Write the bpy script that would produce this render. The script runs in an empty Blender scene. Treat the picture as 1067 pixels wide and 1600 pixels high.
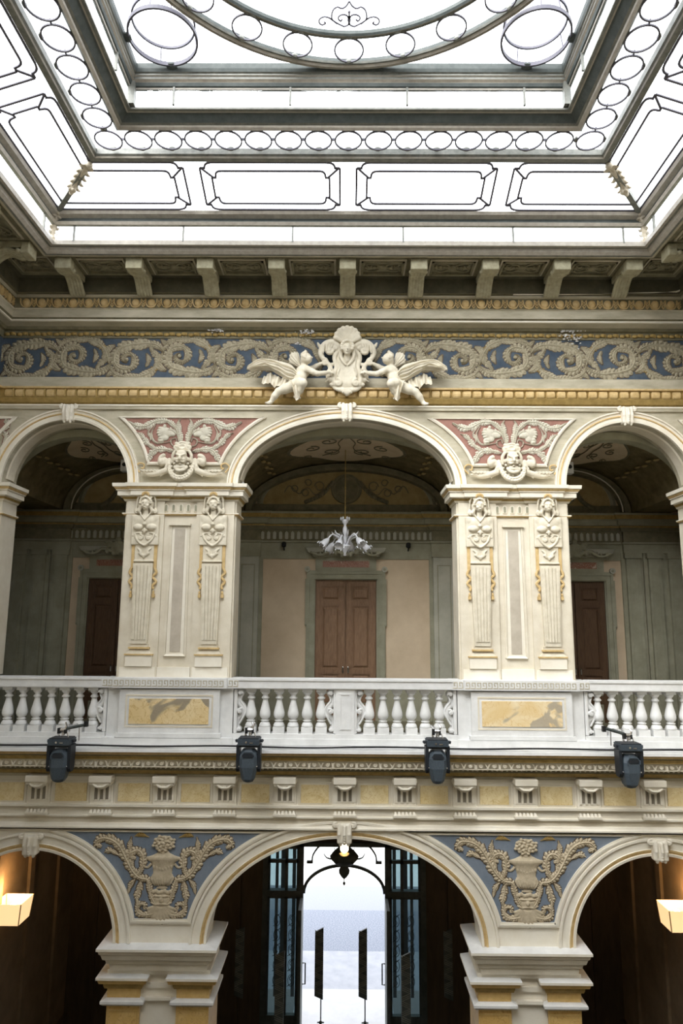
import bpy, math, random
import numpy as np
from mathutils import Matrix, Vector
random.seed(7)
PI=math.pi
sc=bpy.context.scene
# ------------------------------------------------------------------ camera
CAM=bpy.data.cameras.new('camera'); cam=bpy.data.objects.new('camera',CAM); sc.collection.objects.link(cam)
CAM.sensor_fit='VERTICAL'; CAM.sensor_height=36; CAM.lens=24.0; CAM.clip_start=.05; CAM.clip_end=500
_R=Matrix(((0.99995863,-0.00576323,0.00703683),(0.00601142,-0.16184593,-0.98679773),(0.00682603,0.98679921,-0.16180459)))
cam.matrix_world=Matrix.Translation((0,0,7.5))@_R.to_4x4()
sc.camera=cam
# ------------------------------------------------------------------ world, sun, exposure
W=bpy.data.worlds.new('overcast sky'); sc.world=W; W.use_nodes=True
wn=W.node_tree; wb=wn.nodes['Background']
wb.inputs[0].default_value=(.985,.99,1,1); wb.inputs[1].default_value=4.6
sun=bpy.data.lights.new('veiled_sun','SUN'); sun.energy=7.0; sun.angle=math.radians(50); sun.color=(1,.97,.92)
so=bpy.data.objects.new('veiled_sun',sun); sc.collection.objects.link(so)
so.rotation_euler=(Vector((-.62,-.95,1.0))).to_track_quat('Z','Y').to_euler()
por=bpy.data.lights.new('skylight_portal','AREA'); por.shape='SQUARE'; por.size=8.4; por.cycles.is_portal=True
pso=bpy.data.objects.new('skylight_portal',por); sc.collection.objects.link(pso); pso.location=(0,4.65,14.4)
sc.view_settings.view_transform='Standard'; sc.view_settings.look='None'; sc.view_settings.gamma=1
sc.view_settings.exposure=0.24; sc.view_settings.use_curve_mapping=False
sc.cycles.max_bounces=8; sc.cycles.diffuse_bounces=5; sc.cycles.glossy_bounces=3; sc.cycles.transmission_bounces=6
sc.cycles.transparent_max_bounces=16; sc.cycles.sample_clamp_indirect=6; sc.cycles.use_denoising=True
sc.cycles.caustics_reflective=False; sc.cycles.caustics_refractive=False
# ------------------------------------------------------------------ materials
MT={}
def mat(name,col,rough=.7,col2=None,scale=3.,bump=.0,bscale=40.,metal=0.,emit=None,es=0.,lo=.35,hi=.65,spec=.3,stretch=None):
    if name in MT: return MT[name]
    m=bpy.data.materials.new(name); m.use_nodes=True; nt=m.node_tree; N=nt.nodes; L=nt.links
    b=N['Principled BSDF']; b.inputs['Roughness'].default_value=rough; b.inputs['Metallic'].default_value=metal
    b.inputs['Base Color'].default_value=(*col,1); b.inputs['Specular IOR Level'].default_value=spec
    g=N.new('ShaderNodeNewGeometry')
    if stretch:
        mp=N.new('ShaderNodeMapping'); mp.inputs['Scale'].default_value=stretch; L.new(g.outputs['Position'],mp.inputs[0]); P=mp.outputs[0]
    else: P=g.outputs['Position']
    if col2:
        n=N.new('ShaderNodeTexNoise'); n.inputs['Scale'].default_value=scale; n.inputs['Detail'].default_value=6; n.inputs['Roughness'].default_value=.65
        L.new(P,n.inputs['Vector'])
        r=N.new('ShaderNodeValToRGB'); r.color_ramp.elements[0].position=lo; r.color_ramp.elements[1].position=hi
        r.color_ramp.elements[0].color=(*col,1); r.color_ramp.elements[1].color=(*col2,1)
        L.new(n.outputs['Fac'],r.inputs[0]); L.new(r.outputs[0],b.inputs['Base Color'])
    if bump:
        n2=N.new('ShaderNodeTexNoise'); n2.inputs['Scale'].default_value=bscale; n2.inputs['Detail'].default_value=4
        L.new(P,n2.inputs['Vector'])
        bp=N.new('ShaderNodeBump'); bp.inputs['Strength'].default_value=bump; bp.inputs['Distance'].default_value=.01
        L.new(n2.outputs['Fac'],bp.inputs['Height']); L.new(bp.outputs[0],b.inputs['Normal'])
    if emit: b.inputs['Emission Color'].default_value=(*emit,1); b.inputs['Emission Strength'].default_value=es
    MT[name]=m; return m
def marble(name,base,c2,vein,patch,seed=0.,scale=5.,pth=.62):
    m=bpy.data.materials.new(name); m.use_nodes=True; nt=m.node_tree; N=nt.nodes; L=nt.links; b=N['Principled BSDF']
    b.inputs['Roughness'].default_value=.35
    g=N.new('ShaderNodeNewGeometry'); mp=N.new('ShaderNodeMapping'); mp.inputs['Location'].default_value=(seed,seed*2,seed*.7); L.new(g.outputs['Position'],mp.inputs[0])
    n=N.new('ShaderNodeTexNoise'); n.inputs['Scale'].default_value=scale; n.inputs['Detail'].default_value=7; n.inputs['Distortion'].default_value=1.2; L.new(mp.outputs[0],n.inputs['Vector'])
    r=N.new('ShaderNodeValToRGB'); r.color_ramp.elements[0].position=.35; r.color_ramp.elements[1].position=.7
    r.color_ramp.elements[0].color=(*base,1); r.color_ramp.elements[1].color=(*c2,1); L.new(n.outputs['Fac'],r.inputs[0])
    n2=N.new('ShaderNodeTexNoise'); n2.inputs['Scale'].default_value=scale*1.6; n2.inputs['Detail'].default_value=5; n2.inputs['Distortion'].default_value=2.5; L.new(mp.outputs[0],n2.inputs['Vector'])
    ma=N.new('ShaderNodeMath'); ma.operation='SUBTRACT'; ma.inputs[1].default_value=.5; L.new(n2.outputs['Fac'],ma.inputs[0])
    mb=N.new('ShaderNodeMath'); mb.operation='ABSOLUTE'; L.new(ma.outputs[0],mb.inputs[0])
    r2=N.new('ShaderNodeValToRGB'); r2.color_ramp.elements[0].position=.0; r2.color_ramp.elements[1].position=.022
    r2.color_ramp.elements[0].color=(1,1,1,1); r2.color_ramp.elements[1].color=(0,0,0,1); L.new(mb.outputs[0],r2.inputs[0])
    mx=N.new('ShaderNodeMix'); mx.data_type='RGBA'; L.new(r2.outputs[0],mx.inputs['Factor']); L.new(r.outputs[0],mx.inputs['A']); mx.inputs['B'].default_value=(*vein,1)
    n3=N.new('ShaderNodeTexNoise'); n3.inputs['Scale'].default_value=scale*.6; n3.inputs['Detail'].default_value=3; n3.inputs['Distortion'].default_value=.8; L.new(mp.outputs[0],n3.inputs['Vector'])
    r3=N.new('ShaderNodeValToRGB'); r3.color_ramp.elements[0].position=pth; r3.color_ramp.elements[1].position=pth+.03
    r3.color_ramp.elements[0].color=(0,0,0,1); r3.color_ramp.elements[1].color=(.8,.8,.8,1); L.new(n3.outputs['Fac'],r3.inputs[0])
    m2=N.new('ShaderNodeMix'); m2.data_type='RGBA'; L.new(r3.outputs[0],m2.inputs['Factor']); L.new(mx.outputs['Result'],m2.inputs['A']); m2.inputs['B'].default_value=(*patch,1)
    L.new(m2.outputs['Result'],b.inputs['Base Color']); return m
def glassm(name,tint,gl=.06):
    m=bpy.data.materials.new(name); m.use_nodes=True; nt=m.node_tree; N=nt.nodes; L=nt.links
    N.remove(N['Principled BSDF']); o=N['Material Output']; t=N.new('ShaderNodeBsdfTransparent'); t.inputs[0].default_value=(*tint,1)
    g=N.new('ShaderNodeBsdfGlossy'); g.inputs['Roughness'].default_value=.03; mx=N.new('ShaderNodeMixShader'); mx.inputs[0].default_value=gl
    L.new(t.outputs[0],mx.inputs[1]); L.new(g.outputs[0],mx.inputs[2]); L.new(mx.outputs[0],o.inputs[0]); return m
STONE=mat('cream limestone',(.60,.54,.425),.75,(.72,.665,.55),2.2,.15,60)
STONE2=mat('grey olive painted stone',(.37,.335,.245),.75,(.52,.475,.365),2.5,.15,60,stretch=(1,1,3))
CREAM=mat('pale cream moulding',(.72,.665,.55),.65,(.80,.755,.655),3,.1,60)
WHITE=mat('white marble',(.74,.74,.73),.55,(.62,.62,.61),4,.1,80)
MODM=mat('olive stucco bracket',(.30,.275,.185),.8,(.42,.39,.27),14,.2,60)
SCULPT=mat('off white stucco sculpture',(.58,.525,.41),.7,(.70,.645,.525),9,.12,90)
GOLD=mat('ochre gold paint',(.50,.345,.145),.5,(.64,.475,.24),14,.15,60)
GOLDD=mat('dark old gold',(.28,.19,.06),.55,(.42,.29,.10),12,.15,60)
OLIVE=mat('dark olive stucco',(.16,.145,.09),.85,(.24,.215,.14),8,.25,40)  # dark olive tone for coves, soffits and painted scrolls
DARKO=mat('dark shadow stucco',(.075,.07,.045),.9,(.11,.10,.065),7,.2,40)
BLUE=mat('faded blue fresco ground',(.045,.065,.095),.85,(.085,.11,.14),4,.1,50)
BLUE2=mat('pale blue fresco ground',(.15,.19,.245),.85,(.215,.25,.30),3.5,.1,50)
TAUPE=mat('taupe painted acanthus',(.30,.265,.185),.85,(.42,.375,.27),18,.2,60)
TAN=mat('tan painted arabesque',(.43,.36,.25),.85,(.55,.47,.34),16,.2,60)
UMBER=mat('umber painted outline',(.10,.075,.05),.9,(.15,.11,.07),15)
PINK=mat('faded rose fresco ground',(.27,.135,.105),.85,(.35,.19,.15),6,.1,50)
PALE=mat('pale painted foliage',(.50,.46,.37),.8,(.60,.57,.47),16,.2,60)
ROSED=mat('brown rose painted outline',(.20,.10,.08),.9,(.25,.13,.10),15)
METAL=mat('olive grey painted iron',(.115,.12,.105),.5,(.20,.20,.175),12,.1,60,spec=.5)
METALL=mat('light bronze edge',(.33,.30,.255),.45,(.43,.395,.34),14,spec=.5)
METALD=mat('dark painted iron',(.045,.055,.052),.6,(.075,.085,.08),10)
IRON=mat('wrought iron tracery',(.10,.095,.12),.55)
GILT=mat('weathered gilt leaf',(.42,.36,.27),.5,(.58,.52,.42),25,.2,70)
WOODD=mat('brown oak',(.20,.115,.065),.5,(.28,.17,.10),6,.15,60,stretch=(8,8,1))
WOOD_SHADE=mat('oak with shade in colour',(.085,.045,.025),.5,(.13,.075,.04),6,.15,60,stretch=(8,8,1))  # brown oak again, with the side bays' shade put into the colour
WALLT=mat('tan plaster wall',(.58,.455,.31),.8,(.68,.55,.39),1.6,.1,50)
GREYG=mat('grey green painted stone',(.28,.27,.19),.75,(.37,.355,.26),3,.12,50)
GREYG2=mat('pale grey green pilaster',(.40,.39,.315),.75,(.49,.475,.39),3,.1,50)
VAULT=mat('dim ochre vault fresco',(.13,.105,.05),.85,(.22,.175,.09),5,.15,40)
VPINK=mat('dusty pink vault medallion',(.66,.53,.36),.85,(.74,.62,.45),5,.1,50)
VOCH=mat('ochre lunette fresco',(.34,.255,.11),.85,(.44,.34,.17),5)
BLACKP=mat('black powder coated housing',(.018,.022,.028),.45)
BODY=mat('dark blue grey moulded plastic',(.05,.066,.083),.5,(.07,.09,.11),60,.1,200)
CHROME=mat('bright chrome',(.75,.75,.78),.15,metal=1.)
BLACK=mat('matt black',(.012,.012,.012),.6)
MURANO=mat('milky blown glass',(.75,.76,.80),.2,spec=.8)
PARCH=mat('lit parchment shade',(.75,.55,.3),.7,emit=(1,.66,.33),es=.9)
BULB=mat('glowing bulb glass',(1,.9,.7),.4,emit=(1,.80,.52),es=5.)
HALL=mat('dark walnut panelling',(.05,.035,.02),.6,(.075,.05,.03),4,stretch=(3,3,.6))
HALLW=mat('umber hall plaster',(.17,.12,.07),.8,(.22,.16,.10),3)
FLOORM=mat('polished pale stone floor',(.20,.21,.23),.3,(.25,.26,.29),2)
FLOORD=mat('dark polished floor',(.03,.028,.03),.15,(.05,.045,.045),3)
GRAVEL=mat('blue grey gravel',(.06,.075,.105),.95,(.20,.22,.27),38,.5,90)
GRAVELP=mat('pale raked gravel',(.15,.165,.195),.95,(.185,.20,.23),30)
PAVE=mat('washed paving',(.55,.56,.57),.9,(.62,.62,.63),3)
PLASTER=mat('bare chalky plaster',(.62,.60,.58),.9)
GREEN=mat('sunlit hedge leaves',(.16,.26,.05),.7,(.28,.38,.12),9)
GLASS=glassm('clear skylight glass',(.90,.93,.96)); DGLASS=glassm('dark door glass',(.10,.15,.165),.08); CGLASS=glassm('clear door glass',(.93,.96,.98),.03)
def M_YEL(i): return marble('yellow siena marble %d'%i,(.66,.52,.26),(.80,.68,.42),(.55,.38,.15),(.50,.42,.28),i*3.7,5.,.70)
REDM=marble('red breccia',(.22,.075,.04),(.30,.11,.06),(.70,.6,.5),(.6,.5,.4),5.,14.,.66)
# ------------------------------------------------------------------ mesh tools
class MB:
    def __init__(s): s.v=[]; s.f=[]; s.m=[]; s.mats=[]
    def mi(s,m):
        if m is None: return 0
        if m not in s.mats: s.mats.append(m)
        return s.mats.index(m)
    def add(s,v,f,m=None,flip=False):
        n=len(s.v); k=s.mi(m); s.v+= [tuple(map(float,p)) for p in v]
        for q in f: s.f.append(tuple(n+i for i in (q[::-1] if flip else q))); s.m.append(k)
        return s
    def box(s,x0,x1,y0,y1,z0,z1,m=None):
        return s.add([(x0,y0,z0),(x1,y0,z0),(x1,y1,z0),(x0,y1,z0),(x0,y0,z1),(x1,y0,z1),(x1,y1,z1),(x0,y1,z1)],
          [(0,3,2,1),(4,5,6,7),(0,1,5,4),(1,2,6,5),(2,3,7,6),(3,0,4,7)],m)
    def taper(s,x0,x1,X0,X1,y0,y1,Y0,Y1,z0,z1,m=None):   # lower-case at z0, capitals at z1
        return s.add([(x0,y0,z0),(x1,y0,z0),(x1,y1,z0),(x0,y1,z0),(X0,Y0,z1),(X1,Y0,z1),(X1,Y1,z1),(X0,Y1,z1)],
          [(0,3,2,1),(4,5,6,7),(0,1,5,4),(1,2,6,5),(2,3,7,6),(3,0,4,7)],m)
    def prism(s,poly,y0,y1,m=None):      # polygon in xz (counter clockwise seen from -y), front y0, back y1
        n=len(poly); v=[(p[0],y0,p[1]) for p in poly]+[(p[0],y1,p[1]) for p in poly]
        f=[tuple(range(n)),tuple(range(2*n-1,n-1,-1))]+[(i,i+n,(i+1)%n+n,(i+1)%n) for i in range(n)]
        return s.add(v,f,m)
    def prismx(s,poly,x0,x1,m=None):     # polygon in yz
        n=len(poly); v=[(x0,p[0],p[1]) for p in poly]+[(x1,p[0],p[1]) for p in poly]
        f=[tuple(range(n))[::-1],tuple(range(n,2*n))]+[(i,(i+1)%n,(i+1)%n+n,i+n) for i in range(n)]
        return s.add(v,f,m)
    def tube(s,pts,r,n=6,m=None,cap=True,sy=1.):
        pts=[Vector(p) for p in pts]; k=len(pts); rr=r if hasattr(r,'__len__') else [r]*k
        v=[]; f=[]; up=None
        for i in range(k):
            t=(pts[min(i+1,k-1)]-pts[max(i-1,0)])
            t=t.normalized() if t.length>1e-9 else Vector((0,0,1))
            if up is None:
                a=Vector((0,0,1)) if abs(t.z)<.9 else Vector((0,1,0)); up=(a-t*a.dot(t)).normalized()
            else: up=(up-t*up.dot(t)); up=up.normalized() if up.length>1e-6 else Vector((0,1,0))
            sd=t.cross(up)
            for j in range(n):
                a=2*PI*j/n; v.append(pts[i]+(up*math.cos(a)+sd*math.sin(a)*sy)*rr[i])
        for i in range(k-1):
            for j in range(n): f.append((i*n+j,i*n+(j+1)%n,(i+1)*n+(j+1)%n,(i+1)*n+j))
        if cap: f+= [tuple(range(n))[::-1],tuple(range((k-1)*n,k*n))]
        return s.add(v,f,m)
    def lathe(s,prof,n=16,c=(0,0,0),m=None,square=False):
        v=[];f=[]; k=len(prof)
        for (r,z) in prof:
            for j in range(n):
                a=2*PI*(j+.5)/n; v.append((c[0]+r*math.cos(a),c[1]+r*math.sin(a),c[2]+z))
        for i in range(k-1):
            for j in range(n): f.append((i*n+j,i*n+(j+1)%n,(i+1)*n+(j+1)%n,(i+1)*n+j))
        f+= [tuple(range(n))[::-1],tuple(range((k-1)*n,k*n))]
        return s.add(v,f,m)
    def ball(s,c,r,n=8,m=None,sc=(1,1,1)):
        k=max(4,n//2+1); prof=[(r*math.sin(PI*i/k)+1e-5,-r*math.cos(PI*i/k)) for i in range(k+1)]
        i0=len(s.v); s.lathe(prof,n,(0,0,0),m)
        for i in range(i0,len(s.v)):
            p=s.v[i]; s.v[i]=(c[0]+p[0]*sc[0],c[1]+p[1]*sc[1],c[2]+p[2]*sc[2])
        return s
    def bar(s,pts,w,h,m=None,closed=False,nrm=(0,0,1)):  # flat bar swept along pts; w across, h along nrm
        N=Vector(nrm); pts=[Vector(p) for p in pts]; k=len(pts); v=[];f=[]
        for i in range(k):
            a=pts[i-1] if (closed or i>0) else pts[i]; b=pts[(i+1)%k] if (closed or i<k-1) else pts[i]
            t1=(pts[i]-a); t2=(b-pts[i]); t1=t1.normalized() if t1.length>1e-9 else t2.normalized(); t2=t2.normalized() if t2.length>1e-9 else t1
            t=(t1+t2); t=t.normalized() if t.length>1e-6 else t1
            sd=t.cross(N).normalized(); q=min(1.8,1/max(.4,t.dot(t1)))
            for (x,y) in ((-.5,-.5),(.5,-.5),(.5,.5),(-.5,.5)): v.append(pts[i]+sd*(x*w*q)+N*(y*h))
        for i in range(k if closed else k-1):
            j=(i+1)%k
            for a in range(4): f.append((i*4+a,i*4+(a+1)%4,j*4+(a+1)%4,j*4+a))
        if not closed: f+= [(3,2,1,0),(k*4-4,k*4-3,k*4-2,k*4-1)]
        return s.add(v,f,m)
def me(name,M,mt=None,smooth=False):
    d=bpy.data.meshes.new(name); d.from_pydata(M.v,[],M.f)
    mats=M.mats if M.mats else [mt]
    for m in mats: d.materials.append(m)
    if len(mats)>1: d.polygons.foreach_set('material_index',M.m)
    if smooth: d.polygons.foreach_set('use_smooth',[True]*len(d.polygons))
    d.update(); return d
def O(name,M,mt=None,parent=None,smooth=False,loc=None,world=True):
    d=M if isinstance(M,bpy.types.Mesh) else me(name,M,mt,smooth)
    o=bpy.data.objects.new(name,d); sc.collection.objects.link(o)
    if parent is not None:
        o.parent=parent
        if world: o.location=-WP(parent)
    if loc is not None: o.location=(o.location if world and parent is not None else Vector())+Vector(loc)
    return o
def WP(o):
    p=Vector(o.location); q=o.parent
    while q is not None: p=p+Vector(q.location); q=q.parent
    return p
def tag(o,label,cat=None,group=None,kind=None):
    o['label']=label
    if cat: o['category']=cat
    if group: o['group']=group
    if kind: o['kind']=kind
    return o
def E(name,loc,label,cat,group=None,kind=None):
    o=bpy.data.objects.new(name,None); sc.collection.objects.link(o); o.location=loc; o.empty_display_size=.1
    return tag(o,label,cat,group,kind)
def dup(root,loc,label=None,sx=1,rz=None):
    def cp(o,p):
        c=o.copy(); sc.collection.objects.link(c); c.parent=p
        for ch in list(o.children): cp(ch,c)
        return c
    c=cp(root,None); c.location=loc
    if sx!=1: c.scale=(sx,1,1)
    if rz is not None: c.rotation_euler=(0,0,rz)
    if label: c['label']=label
    return c
def catmull(P,n=6,closed=False):
    P=[np.array(p,float) for p in P]; k=len(P); out=[]
    rng=range(k) if closed else range(k-1)
    for i in rng:
        if closed: a,b,c,d=P[i-1],P[i],P[(i+1)%k],P[(i+2)%k]
        else: a,b,c,d=P[max(i-1,0)],P[i],P[i+1],P[min(i+2,k-1)]
        for j in range(n):
            t=j/n; out.append(.5*((2*b)+(-a+c)*t+(2*a-5*b+4*c-d)*t*t+(-a+3*b-3*c+d)*t**3))
    if not closed: out.append(P[-1])
    return out
# ------------------------------------------------------------------ signed distance sculpting with naive surface nets
class Sculpt:
    def __init__(s,lo,hi,h):
        s.h=h; s.lo=np.array(lo,float); s.n=tuple(int(math.ceil((hi[i]-lo[i])/h))+1 for i in range(3)); s.d=np.full(s.n,1e3,np.float32)
        s.ax=[s.lo[i]+h*np.arange(s.n[i]) for i in range(3)]
    def _ap(s,lo,hi,fn,k,op):
        pad=k+2.5*s.h; sl=[];
        for i in range(3):
            a=max(0,int((lo[i]-pad-s.lo[i])/s.h)); b=min(s.n[i],int((hi[i]+pad-s.lo[i])/s.h)+2)
            if b<=a: return
            sl.append(slice(a,b))
        X,Y,Z=np.meshgrid(*[s.ax[i][sl[i]] for i in range(3)],indexing='ij'); e=fn(X,Y,Z).astype(np.float32); D=s.d[tuple(sl)]
        if op=='u':
            if k>0:
                hh=np.clip(.5+.5*(e-D)/k,0,1); D[...]=np.where(D>100,np.minimum(D,e),e*(1-hh)+D*hh-k*hh*(1-hh))
            else: D[...]=np.minimum(D,e)
        else:
            if k>0:
                hh=np.clip(.5-.5*(D+e)/k,0,1); D[...]=D*(1-hh)-e*hh+k*hh*(1-hh)
            else: D[...]=np.maximum(D,-e)
    def ell(s,c,r,k=.01,op='u',rot=None):
        c=np.array(c,float); r=np.array((r,)*3 if np.isscalar(r) else r,float); R=max(r)
        if rot is not None:
            Q=np.array(Matrix.Rotation(rot[0],3,rot[1]).transposed())
        def fn(X,Y,Z):
            x,y,z=X-c[0],Y-c[1],Z-c[2]
            if rot is not None: x,y,z=(Q[0,0]*x+Q[0,1]*y+Q[0,2]*z,Q[1,0]*x+Q[1,1]*y+Q[1,2]*z,Q[2,0]*x+Q[2,1]*y+Q[2,2]*z)
            k0=np.sqrt((x/r[0])**2+(y/r[1])**2+(z/r[2])**2); k1=np.sqrt((x/r[0]**2)**2+(y/r[1]**2)**2+(z/r[2]**2)**2)+1e-9
            return k0*(k0-1)/k1
        s._ap(c-R,c+R,fn,k,op); return s
    def cap(s,p,q,r1,r2=None,k=.01,op='u'):
        p=np.array(p,float); q=np.array(q,float); r2=r1 if r2 is None else r2; b=q-p; bb=max(b@b,1e-12); R=max(r1,r2)
        def fn(X,Y,Z):
            t=np.clip(((X-p[0])*b[0]+(Y-p[1])*b[1]+(Z-p[2])*b[2])/bb,0,1)
            return np.sqrt((X-p[0]-t*b[0])**2+(Y-p[1]-t*b[1])**2+(Z-p[2]-t*b[2])**2)-(r1+(r2-r1)*t)
        s._ap(np.minimum(p,q)-R,np.maximum(p,q)+R,fn,k,op); return s
    def chain(s,P,r,k=.006,op='u',n=0):
        if n: 
            rr=r if hasattr(r,'__len__') else [r]*len(P)
            Q=catmull([tuple(p)+(a,) for p,a in zip(P,rr)],n); P=[q[:3] for q in Q]; r=[q[3] for q in Q]
        rr=r if hasattr(r,'__len__') else [r]*len(P)
        for i in range(len(P)-1): s.cap(P[i],P[i+1],rr[i],rr[i+1],k,op)
        return s
    def box(s,c,e,rnd=.005,k=.005,op='u'):
        c=np.array(c,float); e=np.array(e,float)
        def fn(X,Y,Z):
            x=abs(X-c[0])-e[0]+rnd; y=abs(Y-c[1])-e[1]+rnd; z=abs(Z-c[2])-e[2]+rnd
            return np.sqrt(np.maximum(x,0)**2+np.maximum(y,0)**2+np.maximum(z,0)**2)+np.minimum(np.maximum(x,np.maximum(y,z)),0)-rnd
        s._ap(c-e,c+e,fn,k,op); return s
    def volute(s,c,r0,r1,turns,th,_=0,a0=0.,hand=1,y=0.,k=.004,dy=0.):   # spiral in the xz plane
        n=int(14*turns)+1; P=[]; rr=[]
        for i in range(n+1):
            t=i/n; a=a0+hand*2*PI*turns*t; r=r0+(r1-r0)*t**.8
            P.append((c[0]+r*math.cos(a),y-dy*t,c[1]+r*math.sin(a))); rr.append(th*(1-.45*t))
        s.chain(P,rr,k); s.ell(P[-1],th*1.2,k); return s
    def mesh(s):
        d=s.d; nx,ny,nz=d.shape; S=d<0
        c=[S[i:nx-1+i,j:ny-1+j,k:nz-1+k] for i in (0,1) for j in (0,1) for k in (0,1)]
        cnt=sum(a.astype(np.int8) for a in c); act=(cnt>0)&(cnt<8); idx=-np.ones(act.shape,np.int64); I=np.argwhere(act); idx[act]=np.arange(len(I))
        acc=np.zeros((len(I),3)); num=np.zeros(len(I)); cor=[(i,j,k) for i in (0,1) for j in (0,1) for k in (0,1)]
        for a in range(8):
            for b in range(a+1,8):
                ca,cb=np.array(cor[a]),np.array(cor[b])
                if abs(ca-cb).sum()!=1: continue
                da=d[tuple((I+ca).T)]; db=d[tuple((I+cb).T)]; x=(da<0)!=(db<0); t=np.where(x,da/(da-db+1e-12),0)
                acc+=np.where(x[:,None],ca+(cb-ca)*t[:,None],0); num+=x
        V=s.lo+s.h*(I+acc/np.maximum(num,1)[:,None]); F=[]
        for ax in range(3):
            u,v=[(1,2),(2,0),(0,1)][ax]; A=S; sh=[slice(None)]*3; sh2=[slice(None)]*3; sh[ax]=slice(0,-1); sh2[ax]=slice(1,None)
            a,b=A[tuple(sh)],A[tuple(sh2)]; E_=np.argwhere(a!=b); E_=E_[(E_[:,u]>0)&(E_[:,v]>0)&(E_[:,u]<s.n[u]-1)&(E_[:,v]<s.n[v]-1)]
            sg=a[tuple(E_.T)]; eu=np.zeros(3,int); eu[u]=1; ev=np.zeros(3,int); ev[v]=1
            q=np.stack([idx[tuple((E_-eu-ev).T)],idx[tuple((E_-ev).T)],idx[tuple(E_.T)],idx[tuple((E_-eu).T)]],1)
            q[~sg]=q[~sg][:,::-1]; F.append(q)
        F=np.concatenate(F); F=F[(F>=0).all(1)]
        return V,F
    def build(s,name,mt,smooth=True,flipx=False):
        V,F=s.mesh(); d=bpy.data.meshes.new(name); 
        d.vertices.add(len(V)); d.vertices.foreach_set('co',V.ravel()); d.loops.add(len(F)*4); d.loops.foreach_set('vertex_index',F.ravel().astype(np.int32))
        d.polygons.add(len(F)); d.polygons.foreach_set('loop_start',np.arange(0,len(F)*4,4,dtype=np.int32)); d.polygons.foreach_set('loop_total',np.full(len(F),4,np.int32))
        d.update(calc_edges=True); d.validate(); d.materials.append(mt); d.polygons.foreach_set('use_smooth',[smooth]*len(d.polygons)); return d
# ------------------------------------------------------------------ acanthus ribbons (relief foliage)
def ribbon(M,P,w,y,d=.012,lobes=8,mt=None,dark=None,amp=.42,n=7,dk=1.28,cx=0,cz=0,mx=1):
    """acanthus frond: a ridged stem with overlapping leaflets; P spine points (u,v), w half widths, y wall plane, d relief"""
    Q=catmull([(p[0],p[1],ww) for p,ww in zip(P,w)],n); m=len(Q)
    cum=[0]
    for a,b in zip(Q,Q[1:]): cum.append(cum[-1]+math.hypot(b[0]-a[0],b[1]-a[1]))
    L=cum[-1]; fr=[]
    for i,q in enumerate(Q):
        a=Q[max(i-1,0)]; b=Q[min(i+1,m-1)]; tx,tz=b[0]-a[0],b[1]-a[1]; l=math.hypot(tx,tz)+1e-9; fr.append((q[0],q[1],q[2],tx/l,tz/l))
    def at(s_):
        s_=max(0,min(L,s_)); k=0
        while k<m-2 and cum[k+1]<s_: k+=1
        t=(s_-cum[k])/max(1e-9,cum[k+1]-cum[k]); A,B=fr[k],fr[k+1]; return [A[z]*(1-t)+B[z]*t for z in range(5)]
    for (mm,g,dd) in (((dark,.010,.3),) if dark else ())+((mt,0.,1.),):
        s_=0.
        while s_<L:
            x,z,ww,tx,tz=at(s_); ww=max(ww,.006)*(.62+.5*abs(math.sin(PI*s_/L*lobes*.55)))
            for sd in (1,-1):
                nx,nz=-tz*sd,tx*sd; a=ww+g; f=ww*.75; hw=ww*.44+g*.6
                # leaflet axis leans forward
                ax,az=nx*a+tx*f,nz*a+tz*f; al=math.hypot(ax,az); px,pz=-az/al,ax/al
                x0,z0=x-tx*g,z-tz*g
                pt=[(x0,y-d*dd*.8,z0),(x0+ax*.5+px*hw,y-d*dd*.25,z0+az*.5+pz*hw),(x0+ax*.8+px*hw*.6+tx*f*.1,y-d*dd*.2,z0+az*.8+pz*hw*.6),(x0+ax,y-.001,z0+az),
                    (x0+ax*.8-px*hw*.7,y-d*dd*.2,z0+az*.8-pz*hw*.7),(x0+ax*.5-px*hw,y-d*dd*.25,z0+az*.5-pz*hw),(x0+ax*.55,y-d*dd*1.15,z0+az*.55)]
                M.add([(cx+mx*p[0],p[1],cz+p[2]) for p in pt],[(0,1,6),(1,2,6),(2,3,6),(3,4,6),(4,5,6),(5,0,6)],mm,flip=(mx*sd<0))
            s_+=max(.014,ww*.72)
        v=[];f=[]
        for (x,z,ww,tx,tz) in fr:
            ww=max(.005,ww*.30)+g*.5; nx,nz=-tz,tx
            v+=[(cx+mx*(x+nx*ww),y-d*dd*.5,cz+z+nz*ww),(cx+mx*x,y-d*dd*1.35,cz+z),(cx+mx*(x-nx*ww),y-d*dd*.5,cz+z-nz*ww)]
        for i in range(m-1):
            for jj in range(2): f.append((i*3+jj,i*3+jj+1,(i+1)*3+jj+1,(i+1)*3+jj))
        M.add(v,f,mm,flip=(mx<0))
def spiral(c,r0,r1,a0,turns,hand,n=10):
    return [(c[0]+(r0+(r1-r0)*(i/n))*math.cos(a0+hand*2*PI*turns*i/n),c[1]+(r0+(r1-r0)*(i/n))*math.sin(a0+hand*2*PI*turns*i/n)) for i in range(n+1)]
HW=5.35; CY=4.65
def ring(M,prof,mts=None,q0=0.,sides=(0,1,2,3)):
    """square moulding round the court: prof (q,z) with q the projection from the wall; mts one material per segment"""
    for a in range(len(prof)-1):
        (qa,za),(qb,zb)=prof[a],prof[a+1]; mt=mts[a] if isinstance(mts,(list,tuple)) else mts
        ha,hb=HW-qa,HW-qb
        ca=[(-ha,CY+ha,za),(ha,CY+ha,za),(ha,CY-ha,za),(-ha,CY-ha,za)]; cb=[(-hb,CY+hb,zb),(hb,CY+hb,zb),(hb,CY-hb,zb),(-hb,CY-hb,zb)]
        for s in sides: M.add([ca[s],ca[(s+1)%4],cb[(s+1)%4],cb[s]],[(0,1,2,3)],mt)
    return M
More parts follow.
